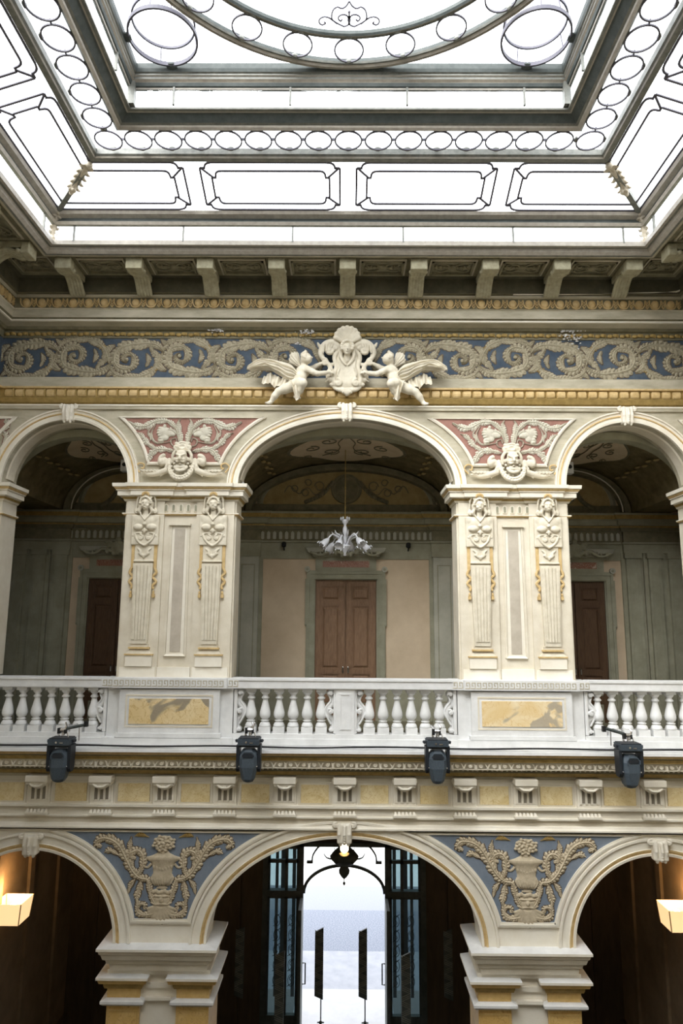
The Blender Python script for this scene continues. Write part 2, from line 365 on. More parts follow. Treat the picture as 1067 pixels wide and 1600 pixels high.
def rot_place(obj_fn,k):  # rotate about court centre by k quarter turns
    pass
def strip(M,prof,x0,x1,yf,mts,ends=True):
    """straight horizontal moulding: prof (q,z), front plane yf, from x0 to x1, returning ends"""
    for a in range(len(prof)-1):
        (qa,za),(qb,zb)=prof[a],prof[a+1]; mt=mts[a] if isinstance(mts,(list,tuple)) else mts
        M.add([(x0-qa,yf-qa,za),(x1+qa,yf-qa,za),(x1+qb,yf-qb,zb),(x0-qb,yf-qb,zb)],[(0,1,2,3)],mt)
        if ends:
            M.add([(x1+qa,yf-qa,za),(x1+qa,ends,za),(x1+qb,ends,zb),(x1+qb,yf-qb,zb)],[(0,1,2,3)],mt)
            M.add([(x0-qa,ends,za),(x0-qa,yf-qa,za),(x0-qb,yf-qb,zb),(x0-qb,ends,zb)],[(0,1,2,3)],mt)
    return M
# ================================================================== LARGE STRUCTURE
def arcade(M,yf,yb,z0,z1,arches,x0,x1,m,ms=None,N=36):
    ms=ms or m; xs=x0
    for (cx,a,b) in arches:
        if cx-a>xs: M.box(xs,cx-a,yf,yb,z0,z1,m)
        pts=[(cx-a*math.cos(PI*i/N),z0+b*math.sin(PI*i/N)) for i in range(N+1)]
        pts=[p for p in pts if x0<=p[0]<=x1]
        for (xa,za),(xb,zb) in zip(pts,pts[1:]):
            M.add([(xa,yf,za),(xb,yf,zb),(xb,yf,z1),(xa,yf,z1)],[(0,1,2,3)],m)
            M.add([(xa,yb,za),(xb,yb,zb),(xb,yb,z1),(xa,yb,z1)],[(3,2,1,0)],m)
            M.add([(xa,yf,za),(xb,yf,zb),(xb,yb,zb),(xa,yb,za)],[(3,2,1,0)],ms)
        xs=cx+a
    if xs<x1: M.box(xs,x1,yf,yb,z0,z1,m)
def arch_mould(M,cx,zs,a,b,prof,mts,yf,t0=0.,t1=PI,N=48,close=True):
    P=[]
    for i in range(N+1):
        t=t0+(t1-t0)*i/N; c,s=math.cos(t),math.sin(t); nx,nz=c/a,s/b; l=math.hypot(nx,nz); P.append((cx-a*c,zs+b*s,-nx/l,nz/l))
    for j in range(len(prof)-1):
        (e0,d0),(e1,d1)=prof[j],prof[j+1]; mt=mts[j] if isinstance(mts,(list,tuple)) else mts
        v=[];f=[]
        for p in P: v+=[(p[0]+p[2]*e0,yf-d0,p[1]+p[3]*e0),(p[0]+p[2]*e1,yf-d1,p[1]+p[3]*e1)]
        for i in range(N): f.append((2*i,2*i+2,2*i+3,2*i+1))
        M.add(v,f,mt)
A_UP=[(-4.22,.955,.99),(0,1.62,1.03),(4.22,.955,.99)]; ZU=9.54
A_LO=[(-4.205,1.16,1.14),(0,1.815,1.32),(4.205,1.16,1.14)]; ZL=3.33
# upper front wall
m=MB(); arcade(m,10,10.45,ZU,12.45,A_UP,-HW,HW,STONE2,STONE2); m.box(-HW,HW,9.70,10.45,12.42,12.95,DARKO)
wf=tag(O('wall_front',m),'cream upper court wall pierced by three round-headed gallery arches','wall',kind='structure')
m=MB(); arcade(m,9.8,10.25,ZL,5.2,A_LO,-HW,HW,CREAM,CREAM); m.box(-HW,HW,9.8,10.25,5.2,5.6,STONE)
wl=tag(O('wall_lower_front',m),'pale lower court wall with three ground floor arches','wall',kind='structure')
for sx,nm in ((-1,'left'),(1,'right')):
    m=MB(); x=sx*HW; m.box(min(x,x+sx*.4),max(x,x+sx*.4),-1.1,10.45,0,12.95,STONE)
    tag(O('wall_'+nm,m),'plain cream wall on the %s-hand side of the court'%nm,'wall',kind='structure')
m=MB(); m.box(-HW,HW,-1.1,-.7,0,12.95,STONE); tag(O('wall_back',m),'plain cream court wall behind the viewer','wall',kind='structure')
# floors
m=MB(); m.box(-HW-.4,HW+.4,-1.1,9.9,-.1,0,FLOORD); m.box(-8.6,8.6,9.9,15.6,-.1,0.0,FLOORD)
fl=tag(O('floor',m),'dark polished ground floor of the court and entrance hall','floor',kind='structure')
m=MB(); m.box(-.98,.98,13.2,15.6,0,.012,FLOORM); tag(O('floor_entrance',m),'pale polished stone strip of floor in the open doorway','floor',kind='structure')
m=MB(); m.box(-8.6,8.6,9.86,15.0,5.42,5.6,DARKO); tag(O('floor_gallery',m),'gallery floor slab above the entrance hall','floor',kind='structure')
# ground floor hall
m=MB()
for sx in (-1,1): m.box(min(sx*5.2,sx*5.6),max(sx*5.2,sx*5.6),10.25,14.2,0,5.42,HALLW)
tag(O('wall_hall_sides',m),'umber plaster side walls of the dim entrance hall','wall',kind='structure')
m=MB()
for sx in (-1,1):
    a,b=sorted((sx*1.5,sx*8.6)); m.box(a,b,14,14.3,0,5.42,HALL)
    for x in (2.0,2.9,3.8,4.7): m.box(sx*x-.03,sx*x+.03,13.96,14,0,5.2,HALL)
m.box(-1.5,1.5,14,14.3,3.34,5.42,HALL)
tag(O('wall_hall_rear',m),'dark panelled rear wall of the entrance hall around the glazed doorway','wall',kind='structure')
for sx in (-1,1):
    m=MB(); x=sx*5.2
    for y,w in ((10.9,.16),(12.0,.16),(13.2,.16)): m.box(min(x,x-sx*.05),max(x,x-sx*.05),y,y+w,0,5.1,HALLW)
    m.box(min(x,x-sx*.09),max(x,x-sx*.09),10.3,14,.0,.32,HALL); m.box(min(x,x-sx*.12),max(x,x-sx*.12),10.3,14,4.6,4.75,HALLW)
    tag(O('trim_%d'%(1 if sx<0 else 2),m),'dark skirting and plaster strips along the %s hall wall'%('left-hand' if sx<0 else 'right-hand'),'trim',kind='structure')
# gallery shell
m=MB(); m.box(-8.6,8.6,13,13.3,5.6,12.9,WALLT); tag(O('wall_gallery_rear',m),'tan plaster rear wall of the upper gallery','wall',kind='structure')
m=MB()
for sx in (-1,1): a,b=sorted((sx*8.4,sx*8.8)); m.box(a,b,10.0,13.3,5.6,12.9,WALLT)
tag(O('wall_gallery_ends',m),'plaster end walls closing the upper gallery','wall',kind='structure')
m=MB(); m.box(-8.8,8.8,10.0,10.45,12.45,12.95,DARKO)
for sx in (-1,1): a,b=sorted((sx*HW,sx*8.8)); m.box(a,b,10.0,10.45,5.6,12.5,WALLT)
m.box(-9,9,10.45,13.3,11.2,12.95,DARKO); tag(O('roof_gallery',m),'dark roof slab above the gallery vaults','roof',kind='structure')
for sx in (-1,1):
    m=MB(); a,b=sorted((sx*(HW+.4),sx*9.)); m.box(a,b,-3,10.0,12.6,12.95,DARKO); tag(O('roof_side',m),'flat roof on the %s of the skylight'%('left-hand side' if sx<0 else 'right-hand side'),'roof',kind='structure')
m=MB(); m.box(-9,9,-3,-1.1,12.6,12.95,DARKO); tag(O('roof_back',m),'flat roof over the gallery behind the viewer','roof',kind='structure')
# vaults
VA=[(-7.3,1.15,.86),(-4.22,1.2,.9),(0,1.95,.95),(4.22,1.2,.9),(7.3,1.15,.86)]; ZV=9.62
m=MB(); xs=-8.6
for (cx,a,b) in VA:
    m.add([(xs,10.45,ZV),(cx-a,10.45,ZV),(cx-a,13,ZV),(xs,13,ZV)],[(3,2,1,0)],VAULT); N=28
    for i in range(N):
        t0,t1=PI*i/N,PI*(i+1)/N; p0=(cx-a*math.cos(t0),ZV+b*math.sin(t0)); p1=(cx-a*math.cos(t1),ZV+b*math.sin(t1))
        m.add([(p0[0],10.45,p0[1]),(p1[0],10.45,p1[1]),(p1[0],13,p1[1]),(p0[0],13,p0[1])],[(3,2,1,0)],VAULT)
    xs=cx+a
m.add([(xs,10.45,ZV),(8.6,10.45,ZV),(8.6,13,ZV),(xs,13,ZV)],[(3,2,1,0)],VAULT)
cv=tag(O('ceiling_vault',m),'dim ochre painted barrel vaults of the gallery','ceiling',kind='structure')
for i,(cx,a,b) in enumerate(VA[1:4]):
    m=MB()
    for y0,e,mt in ((10.46,.0,GREYG),(12.78,.03,OLIVE)):
        N=28; P=[(cx-(a-e)*math.cos(PI*j/N),ZV+(b-e)*math.sin(PI*j/N)) for j in range(N+1)]; Q=[(cx-(a-e-.12)*math.cos(PI*j/N),ZV+(b-e-.12)*math.sin(PI*j/N)) for j in range(N+1)]
        for j in range(N):
            for yy in (y0,y0+.22): m.add([(P[j][0],yy,P[j][1]),(P[j+1][0],yy,P[j+1][1]),(Q[j+1][0],yy,Q[j+1][1]),(Q[j][0],yy,Q[j][1])],[(0,1,2,3)],mt)
            m.add([(Q[j][0],y0,Q[j][1]),(Q[j+1][0],y0,Q[j+1][1]),(Q[j+1][0],y0+.22,Q[j+1][1]),(Q[j][0],y0+.22,Q[j][1])],[(0,1,2,3)],mt)
    O('rib',m,parent=cv)
    # painted medallion on the vault crown
    m=MB(); hw=.62 if a>1.5 else .55; Pm=[];nn=18; my=11.58; hy=.95
    outline=[]
    for j in range(40):
        t=2*PI*j/40; r=1+.10*math.cos(4*t); outline.append((r*math.cos(t),r*math.sin(t)))
    def vz(u,off=.02): return ZV+(b-off)*math.sin(math.acos(max(-1,min(1,u/(a-off)))))
    for sc0,mt,off in ((1.06,OLIVE,.012),(1.,VPINK,.02)):
        rings=[]
        for rr in (0,.33,.66,1):
            rings.append([(cx+hw*(1.45 if a>1.5 else 1.)*o[0]*rr*sc0, my+hy*o[1]*rr*sc0) for o in outline])
        v=[]; f=[]
        for R in rings:
            for p in R: v.append((p[0],p[1],vz(p[0]-cx,off)))
        for q in range(3):
            for j in range(40): f.append((q*40+j,q*40+(j+1)%40,(q+1)*40+(j+1)%40,(q+1)*40+j))
        m.add(v,f,mt)
    O('vault_medallion',m,parent=cv)
    m=MB()
    k_=1.45 if a>1.5 else .8
    for sx in (-1,1):
        for (c0,c1,r,h_) in ((.20,.18,.13,1),(.42,-.05,.11,-1),(.22,-.28,.12,-1),(.5,.3,.07,1)):
            P=spiral((c0,c1),r,.02,PI*.5*h_,1.3,h_,14); m.tube([(cx+sx*p[0]*k_,my+p[1]*1.5,vz(sx*p[0]*k_,.032)) for p in P],.009,5,OLIVE)
        P=[(.04,-.4),(.10,-.2),(.08,.0),(.14,.2),(.30,.32)]; m.tube([(cx+sx*p[0]*k_,my+p[1]*1.5,vz(sx*p[0]*k_,.032)) for p in catmull(P,4)],.009,5,OLIVE)
        for q in range(9):
            u=a*(.70+.03*(q%2)); m.ball((cx+sx*u,10.75+.22*q,vz(sx*u,.03)),1,6,VOCH,(.05,.08,.02))
    o=O('vault_scroll_painting',m,parent=cv); o['kind']='stuff'
    # lunette on rear wall
    m=MB(); N=30; al,bl=a-.34,b-.22
    P=[(cx+al*math.cos(PI*j/N),ZV+.16+bl*math.sin(PI*j/N)) for j in range(N+1)]; m.prism(P,12.985,13.0,VOCH); m.box(cx-a-.1,cx+a+.1,12.99,13,ZV-.02,ZV+.165,OLIVE)
    arch_mould(m,cx,ZV+.16,al,bl,[(0,.03),(.05,.05),(.10,.03),(.12,.0)],GREYG,13.0)
    O('lunette_panel',m,parent=cv)
    m=MB(); R=.30 if a>1.5 else .2; zc=ZV+.16+.3*(R/.3)
    m.lathe([(R,-.02),(R*.96,.03),(R*.8,.03),(R*.74,.015),(0.001,.012)],28,(0,0,0),OLIVE)
    m.v=[(cx+p[0],12.97-p[2],zc+p[1]) for p in m.v]
    for sx in (-1,1):
        P=[(cx+sx*(R*.9),zc+.12),(cx+sx*(R*1.6),zc-.12),(cx+sx*(R*2.6),zc-.26)]; 
        for p in catmull(P,7): m.ball((p[0],12.96,p[1]),.045,6,OLIVE)
        if a>1.5:
            for (u,w,r_) in ((.52,.05,.10),(.74,.12,.07),(.80,-.08,.08),(1.0,.0,.07)):
                m.tube([(cx+sx*(u+r_*math.cos(t)*(1-.05*t)),12.975,zc+w+r_*math.sin(t)*(1-.05*t)) for t in [i*.5 for i in range(14)]],.010,5,OLIVE)
            m.tube([(cx+sx*p[0],12.975,zc+p[1]) for p in catmull([(.42,.0),(.6,-.12),(.75,.02),(.92,-.1),(1.1,.06),(1.2,-.08)],4)],.010,5,OLIVE)
    O('lunette_medallion',m,parent=cv)
# gallery rear entablature, pilasters, dado
GP=[(0,8.86),(.03,8.86),(.03,9.02),(.06,9.03),(.06,9.06),(.02,9.07),(.02,9.27),(.06,9.28),(.10,9.34),(.10,9.37),(.16,9.38),(.16,9.47),(.20,9.49),(.24,9.56),(.24,9.60),(0,9.62)]
GM=[GREYG,GREYG,GREYG,GREYG,GREYG,OLIVE,GREYG,OLIVE,GOLDD,GREYG,GREYG,GREYG,GOLDD,GREYG,GREYG]
m=MB(); strip(m,GP,-8.4,8.4,13.0,GM,ends=13.0)
PIL=[(-6.22,.13),(-5.83,.12),(-5.42,.13),(-1.85,.2),(1.85,.2),(5.42,.13),(5.83,.12),(6.22,.13)]
for x0,x1 in ((-6.35,-5.29),(-2.05,-1.65),(1.65,2.05),(5.29,6.35)): strip(m,GP,x0,x1,12.94,GM,ends=12.999)
t3=tag(O('trim_3',m),'olive entablature along the gallery rear wall','trim',kind='structure')
m=MB(); x=-8.3
while x<8.3:
    m.prism([(x,9.10),(x+.03,9.09),(x+.06,9.10),(x+.06,9.22),(x+.03,9.25),(x,9.22)],12.955,12.985,GREYG2); x+=.115
o=O('flute_frieze',m,parent=t3); o['kind']='stuff'
for c,w in PIL:
    m=MB(); m.box(c-w-.07,c+w+.07,12.96,13,5.6,8.86,GREYG); m.box(c-w,c+w,12.9,12.96,5.9,8.8,GREYG2 if abs(c)<3 else GREYG); m.bar([(c-w*.6,12.9,6.1),(c+w*.6,12.9,6.1),(c+w*.6,12.9,8.6),(c-w*.6,12.9,8.6)],.02,.012,GREYG,closed=True,nrm=(0,-1,0))  # side-bay pilasters take the darker grey: the bays' shade painted in
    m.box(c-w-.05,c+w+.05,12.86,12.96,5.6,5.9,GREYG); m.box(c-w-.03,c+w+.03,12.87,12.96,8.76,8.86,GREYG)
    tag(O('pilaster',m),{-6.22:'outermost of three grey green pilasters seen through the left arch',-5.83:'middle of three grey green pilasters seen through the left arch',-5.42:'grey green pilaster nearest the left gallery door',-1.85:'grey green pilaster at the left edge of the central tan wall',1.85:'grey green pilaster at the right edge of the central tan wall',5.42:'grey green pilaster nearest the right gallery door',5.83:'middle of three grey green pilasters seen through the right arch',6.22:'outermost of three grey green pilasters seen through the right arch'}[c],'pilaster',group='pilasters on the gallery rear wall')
m=MB(); m.box(-8.4,8.4,12.97,13,5.6,6.35,GREYG); m.box(-8.4,8.4,12.95,13,6.35,6.42,GREYG2); m.box(-8.4,8.4,12.94,13,5.6,5.75,OLIVE)
for c in (-3.9,0,3.9):
    pass
for (x0,x1) in ((-8.4,8.4),): m.box(x0,x1,12.975,13.0,8.72,8.86,GREYG)
tag(O('trim_4',m),'grey green dado and upper border on the gallery rear wall','trim',kind='structure')
# gallery doors with stone surrounds
DP=[('middle oak double door at the centre of the gallery wall',0),('oak double door, side-bay shade painted in, half hidden behind the left herm pier',-4.30),('oak double door, side-bay shade painted in, half hidden behind the right herm pier',4.30)]
def door(cx,label,i):
    e=E('door_%d'%i,(cx,13,5.6),label,'door',kind='structure')
    X=.575; H=2.72; WD=WOODD if cx==0 else WOOD_SHADE
    m=MB(); m.box(-X,X,-.01,.02,0,H,WD); O('door_recess',m,parent=e,world=False)
    for sx in (-1,1):
        m=MB(); a,b=sorted((sx*.008,sx*(X-.02))); m.box(a,b,-.022,-.005,0,H-.04,WD); st=.085
        m.box(a,a+st,-.05,-.02,0,H-.04,WD); m.box(b-st,b,-.05,-.02,0,H-.04,WD)
        Zs=[(0,.12),(.50,.60),(1.0,1.06),(2.25,2.32),(2.62,H-.04)]
        for z0,z1 in Zs: m.box(a+st,b-st,-.05,-.02,z0,z1,WD)
        for (z0,z1) in ((.12,.50),(.60,1.0),(1.06,2.25),(2.32,2.62)):
            p,q=a+st,b-st
            m.bar([(p+.012,-.021,z0+.012),(q-.012,-.021,z0+.012),(q-.012,-.021,z1-.012),(p+.012,-.021,z1-.012)],.024,.042,WD,closed=True,nrm=(0,-1,0))
            m.taper(p+.05,q-.05,p+.075,q-.075,-.03,-.03,-.03,-.03,z0,z1,WD) if False else None
            m.add([(p+.045,-.022,z0+.045),(q-.045,-.022,z0+.045),(q-.045,-.022,z1-.045),(p+.045,-.022,z1-.045),(p+.075,-.045,z0+.075),(q-.075,-.045,z0+.075),(q-.075,-.045,z1-.075),(p+.075,-.045,z1-.075)],[(4,5,6,7),(0,1,5,4),(1,2,6,5),(2,3,7,6),(3,0,4,7)],WD)
        d=O('door_leaf',m,parent=e,world=False)
        k=MB(); k.lathe([(.008,0),(.014,.006),(.014,.10),(.02,.11),(.008,.13)],8,(sx*.05,-.075,1.0),CHROME); h=O('door_handle',k,parent=d,world=False)
    m=MB()
    for sx in (-1,1):
        for (u0,u1,d,t_) in ((X,X+.17,.05,0),(X+.02,X+.05,.078,.045),(X+.11,X+.155,.073,.15)): a,b=sorted((sx*u0,sx*u1)); m.box(a,b,-d,0,0,H+t_,GREYG)
        a,b=sorted((sx*(X+.15),sx*(X+.19))); m.box(a,b,-.065,0,1.9,H+.02,GREYG)
        m.tube([(sx*(X+.155),-.05,H+.20),(sx*(X+.155),-.09,H+.20)],.055,12,GREYG2); m.tube([(sx*(X+.155),-.05,H+.20),(sx*(X+.155),-.10,H+.20)],.025,10,GREYG); m.ball((sx*(X+.17),-.05,1.88),.028,6,GREYG)
    m.box(-X-.17,X+.17,-.052,0,H,H+.18,GREYG); m.box(-X-.15,X+.15,-.07,-.001,H+.11,H+.155,GREYG); m.box(-X-.02,X+.02,-.081,-.001,H+.018,H+.048,GREYG)
    m.box(-X+.0,X-.0,-.06,0,H+.17,H+.46,GREYG)
    strip(m,[(0,H+.44),(.03,H+.45),(.03,H+.48),(.10,H+.52),(.12,H+.56),(.14,H+.60),(0,H+.61)],-X-.04,X+.04,-.06,GREYG2,ends=0)
    s=O('door_surround',m,parent=e,world=False)
    m=MB(); m.box(-.44,.44,-.066,-.05,H+.24,H+.36,REDM); O('marble_inset',m,parent=s,world=False)
    S=Sculpt((-.72,-.12,H+.56),(.72,.02,H+.98),.012)
    S.ell((0,-.04,H+.74),(.14,.04,.14)); S.volute((.17,H+.80),.075,.01,1.4,.025,PI*.6,a0=PI*.2,hand=1,y=-.04); S.volute((-.17,H+.80),.075,.01,1.4,.025,0,a0=PI*.8,hand=-1,y=-.04)
    for sx in (-1,1):
        S.chain([(sx*.1,-.04,H+.66),(sx*.28,-.04,H+.72),(sx*.42,-.04,H+.64),(sx*.55,-.04,H+.63),(sx*.66,-.04,H+.68)],[.03,.035,.025,.02,.022],n=4)
        S.volute((sx*.6,H+.66),.045,.01,1.,.016,0,a0=0,hand=sx,y=-.04)
        for q in range(5): S.ell((sx*(.2+.07*q),-.04,H+.73-.02*q),(.018,.03,.05))
        S.ell((sx*.2,-.05,H+.66),.045); S.ell((sx*.08,-.05,H+.62),.04)
    S.ell((0,-.06,H+.74),(.07,.04,.08)); S.ell((0,-.05,H+.9),(.05,.03,.05))
    o=O('carved_crest',S.build('carved_crest',GREYG),parent=s,world=False); o.location=(0,-.15,-.17); o.scale=(1,1.2,1.0)
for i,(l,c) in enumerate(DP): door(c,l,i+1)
# ------------------------------------------------------------------ upper entablature (ring moulding round the court)
m=MB()
PR=[(.0,10.70,STONE2),(.03,10.70,STONE2),(.03,10.74,CREAM),(.045,10.75,CREAM),(.045,10.77,STONE2),(.02,10.78,GOLDD),(.05,10.80,GOLDD),(.085,10.865,OLIVE),(.075,10.87,GOLDD),(.075,11.0,GOLD),(.115,11.005,GOLD),(.115,11.03,STONE2),(.05,11.035,STONE2),(.05,11.20,STONE2),
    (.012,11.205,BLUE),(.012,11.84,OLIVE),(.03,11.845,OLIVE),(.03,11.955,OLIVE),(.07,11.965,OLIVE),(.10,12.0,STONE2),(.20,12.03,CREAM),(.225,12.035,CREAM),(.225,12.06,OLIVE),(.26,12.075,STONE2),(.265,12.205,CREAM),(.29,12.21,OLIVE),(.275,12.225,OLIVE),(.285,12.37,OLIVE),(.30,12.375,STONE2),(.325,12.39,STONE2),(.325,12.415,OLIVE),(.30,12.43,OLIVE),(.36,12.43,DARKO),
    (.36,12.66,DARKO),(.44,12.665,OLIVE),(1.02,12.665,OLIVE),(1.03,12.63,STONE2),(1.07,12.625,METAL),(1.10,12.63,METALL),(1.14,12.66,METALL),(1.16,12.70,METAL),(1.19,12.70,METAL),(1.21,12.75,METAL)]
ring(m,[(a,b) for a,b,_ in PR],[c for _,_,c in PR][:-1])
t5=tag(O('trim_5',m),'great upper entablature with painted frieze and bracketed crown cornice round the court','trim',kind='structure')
# egg and dart
m=MB(); m.ball((0,0,0),1,10,GOLD,(.062,.035,.068)); eg=me('egg',m,GOLD,True)
m=MB()
P=[(-.088,.062),(-.082,-.01),(-.05,-.062),(0,-.078),(.05,-.062),(.082,-.01),(.088,.062)]; m.bar([(p[0],-.008,p[1]) for p in P],.014,.026,GOLD,nrm=(0,-1,0))
for z in (.04,.0,-.04): 
    for sx in (-1,1): m.bar([(.12,-.006,z-.03),(.12+sx*.026,-.006,z+.012)],.012,.02,GOLD,nrm=(0,-1,0))
dt=me('egg_collar',m,GOLD)
for s in (0,1,3):
    for k in range(42):
        u=(k-20.5)*.2385+.0; h=HW-.285
        if s==0: p=(u,CY+h,12.297); rz=0
        elif s==1: p=(h,CY-u,12.297); rz=-PI/2
        else: p=(-h,CY+u,12.297); rz=PI/2
        for d,nm in ((eg,'egg'),(dt,'egg_collar')):
            if s!=0 and (p[1]<1.5): continue
            o=O(nm,d,parent=t5); o.location=p; o.rotation_euler=(0,0,rz)
# rope bead
m=MB(); m.lathe([(.03,-.066),(.055,-.055),(.058,0),(.055,.055),(.03,.066)],10,(0,0,0),GOLD); m.v=[(p[2],p[1]*.55,p[0]) for p in m.v]
m.add([(.066,-.035,-.06),(.079,-.02,-.06),(.079,-.02,.06),(.066,-.035,.06)],[(0,1,2,3)],GOLDD)
rb=me('bead',m)
for k in range(66): o=O('bead',rb,parent=t5); o.location=((k-32.5)*.158,9.925-.0,10.937)
# leaf bead course
m=MB()
for sx in (-1,1): m.ball((sx*.042,-.008,.006*sx),1,6,GOLDD,(.052,.022,.03))
m.ball((.08,-.008,0),1,6,GOLDD,(.016,.016,.03)); lb=me('leaf_bead',m,None,True)
for k in range(56): o=O('leaf_bead',lb,parent=t5); o.location=((k-27.5)*.19,9.965,11.9)
# modillions
S=Sculpt((-.14,-.66,-.28),(.14,.06,.06),.011)
S.box((0,-.55,-.055),(.118,.06,.085),.01); S.box((0,-.3,.0),(.10,.3,.05),.01)
for sx in (-.088,-.045,0,.045,.088): S.chain([(sx,-.5,-.1),(sx,-.42,-.11),(sx,-.34,-.085),(sx,-.25,-.07),(sx,-.15,-.12),(sx,-.06,-.2),(sx,0,-.24)],[.027,.030,.026,.026,.028,.030,.028],k=.002,n=3)
S.chain([(-.105,-.45,-.10),(.105,-.45,-.10)],.032); 
mod=S.build('modillion',MODM)
mm=[]
for s in (0,1,3):
    for k in range(-4,5):
        u=k*1.018; h=HW-.38
        if s==0: p=(u,CY+h,12.62); rz=0
        elif s==1: p=(h,CY+u,12.62); rz=-PI/2
        else: p=(-h,CY+u,12.62); rz=PI/2
        if s!=0 and p[1]<2: continue
        o=O('modillion',mod,parent=t5); o.location=p; o.rotation_euler=(0,0,rz)
# coffers between modillions
def coffer_mesh(w):
    M_=MB()
    for (e,d,mt) in ((0,.02,STONE2),(.03,.035,OLIVE)):
        for (x0,x1,y0,y1) in ((-w+e,w-e,-.22+e,-.19+e),(-w+e,w-e,.19-e,.22-e),(-w+e,-w+.03+e,-.22+e,.22-e),(w-.03-e,w-e,-.22+e,.22-e)): M_.box(x0,x1,y0,y1,-d,.0,mt)
    M_.ball((0,0,-.005),1,10,OLIVE,(.07,.06,.04))
    for sx in (-1,1):
        for sy in (-1,1):
            P=[(sx*.04,sy*.03),(sx*.1,sy*.10),(sx*.18,sy*.12),(sx*.24,sy*.07),(sx*.2,sy*.02),(sx*.16,sy*.05)]
            M_.tube([(p[0],p[1],-.01) for p in catmull(P,3)],[.012]*16,5,OLIVE)
        for q in range(4): M_.ball((sx*(.07+.055*q),0,-.008),1,6,OLIVE,(.035,.03,.02))
    return me('coffer_panel',M_)
cof=coffer_mesh(.34)
for s in (0,1,3):
    for k in range(-4,4):
        u=(k+.5)*1.018; h=HW-.72
        if s==0: p=(u,CY+h,12.66); rz=0
        elif s==1: p=(h,CY+u,12.66); rz=-PI/2
        else: p=(-h,CY+u,12.66); rz=PI/2
        if s!=0 and p[1]<2: continue
        o=O('coffer_panel',cof,parent=t5); o.location=p; o.rotation_euler=(0,0,rz)
for sx in (-1,1): o=O('coffer_panel',cof,parent=t5); o.location=(sx*4.56,CY+HW-.78,12.66); o.scale=(.8,1,1)
# frieze acanthus scrolls
YB=9.986
def scroll_leaf(mx,cx,up,n0):
    m=MB(); s=1 if up else -1; zc=11.525+.03*s
    sp=spiral((0,0),.225,.03,-PI*.5*s,1.5,s,16)
    stem=[(-.58,-.12*s),(-.46,-.235*s),(-.30,-.265*s),(-.14,-.25*s)]
    P=stem+sp; w=[.02,.06,.085,.095]+[.092-.070*(i/16)**.8 for i in range(17)]
    ribbon(m,P,w,YB,.022,13,TAUPE,UMBER,.45,5,1.22,cx,zc,mx)
    ribbon(m,[(-.55,-.13*s),(-.50,.03*s),(-.40,.18*s),(-.24,.265*s),(-.04,.285*s),(.14,.25*s),(.24,.17*s)],[.02,.05,.065,.07,.06,.045,.012],YB,.018,7,TAUPE,UMBER,.5,5,1.25,cx,zc,mx)
    ribbon(m,[(.20,-.23*s),(.30,-.17*s),(.34,-.05*s),(.33,.06*s)],[.03,.055,.045,.01],YB,.016,4,TAUPE,UMBER,.5,5,1.25,cx,zc,mx)
    ribbon(m,[(.30,.27*s),(.22,.18*s),(.26,.09*s)],[.02,.045,.01],YB,.014,4,TAUPE,UMBER,.5,5,1.25,cx,zc,mx)
    m.ball((cx,YB-.012,zc),.032,7,TAUPE)
    ribbon(m,[(.28,.0),(.36,.02*s),(.43,.09*s),(.46,.18*s)],[.03,.05,.04,.01],YB,.014,3,TAUPE,UMBER,.5,5,1.25,cx,zc,mx)
    ribbon(m,[(-.30,-.10*s),(-.34,.0),(-.30,.11*s)],[.015,.04,.01],YB,.012,3,TAUPE,UMBER,.5,5,1.25,cx,zc,mx)
    for q in range(5):
        a=-1.3*s+q*.55*s; ribbon(m,[(.37,-.24*s),(.37+.10*math.cos(a+PI*.5*s),-.24*s+.10*math.sin(a+PI*.5*s))],[.018,.006],YB,.01,1,GOLDD,None,.2,3,1.2,cx,zc,mx)
    o=O('frieze_scroll',m,parent=t5); return o
for mx in (-1,1):
    for k in range(6):
        scroll_leaf(mx,mx*(.95+k*.815),k%2==0,k)
# ---- bare plaster damage
for (x,z,w,h) in ((-2.02,11.97,.12,.05),(-.62,11.93,.16,.08),(-.72,11.80,.14,.05),(3.40,11.98,.17,.05),(3.42,11.84,.16,.1),(3.46,11.7,.08,.06),(-1.85,12.63,.04,.05)):
    m=MB()
    for q in range(34):
        u,v=x+random.gauss(0,w*.5),z+random.gauss(0,h*.4); r=random.uniform(.006,.022); d=.022 if z<11.83 else .082
        pl=[(u+r*random.uniform(.6,1.5)*math.cos(2*PI*j/6),v+.5*r*random.uniform(.6,1.4)*math.sin(2*PI*j/6)) for j in range(6)]
        m.prism(pl,10-d,10-d+.02,PLASTER)
    o=O('flaked_plaster_patch',m,parent=t5); o['kind']='stuff'
# thin white pipe lying on the cornice, right side
m=MB(); m.tube(catmull([(2.5,9.66,12.43),(3.6,9.655,12.44),(4.5,9.65,12.455),(4.95,9.64,12.475),(5.05,9.5,12.5)],5),.014,8,CREAM)
tag(O('conduit_pipe',m,smooth=True),'thin pale conduit pipe lying along the right end of the crown cornice','pipe')
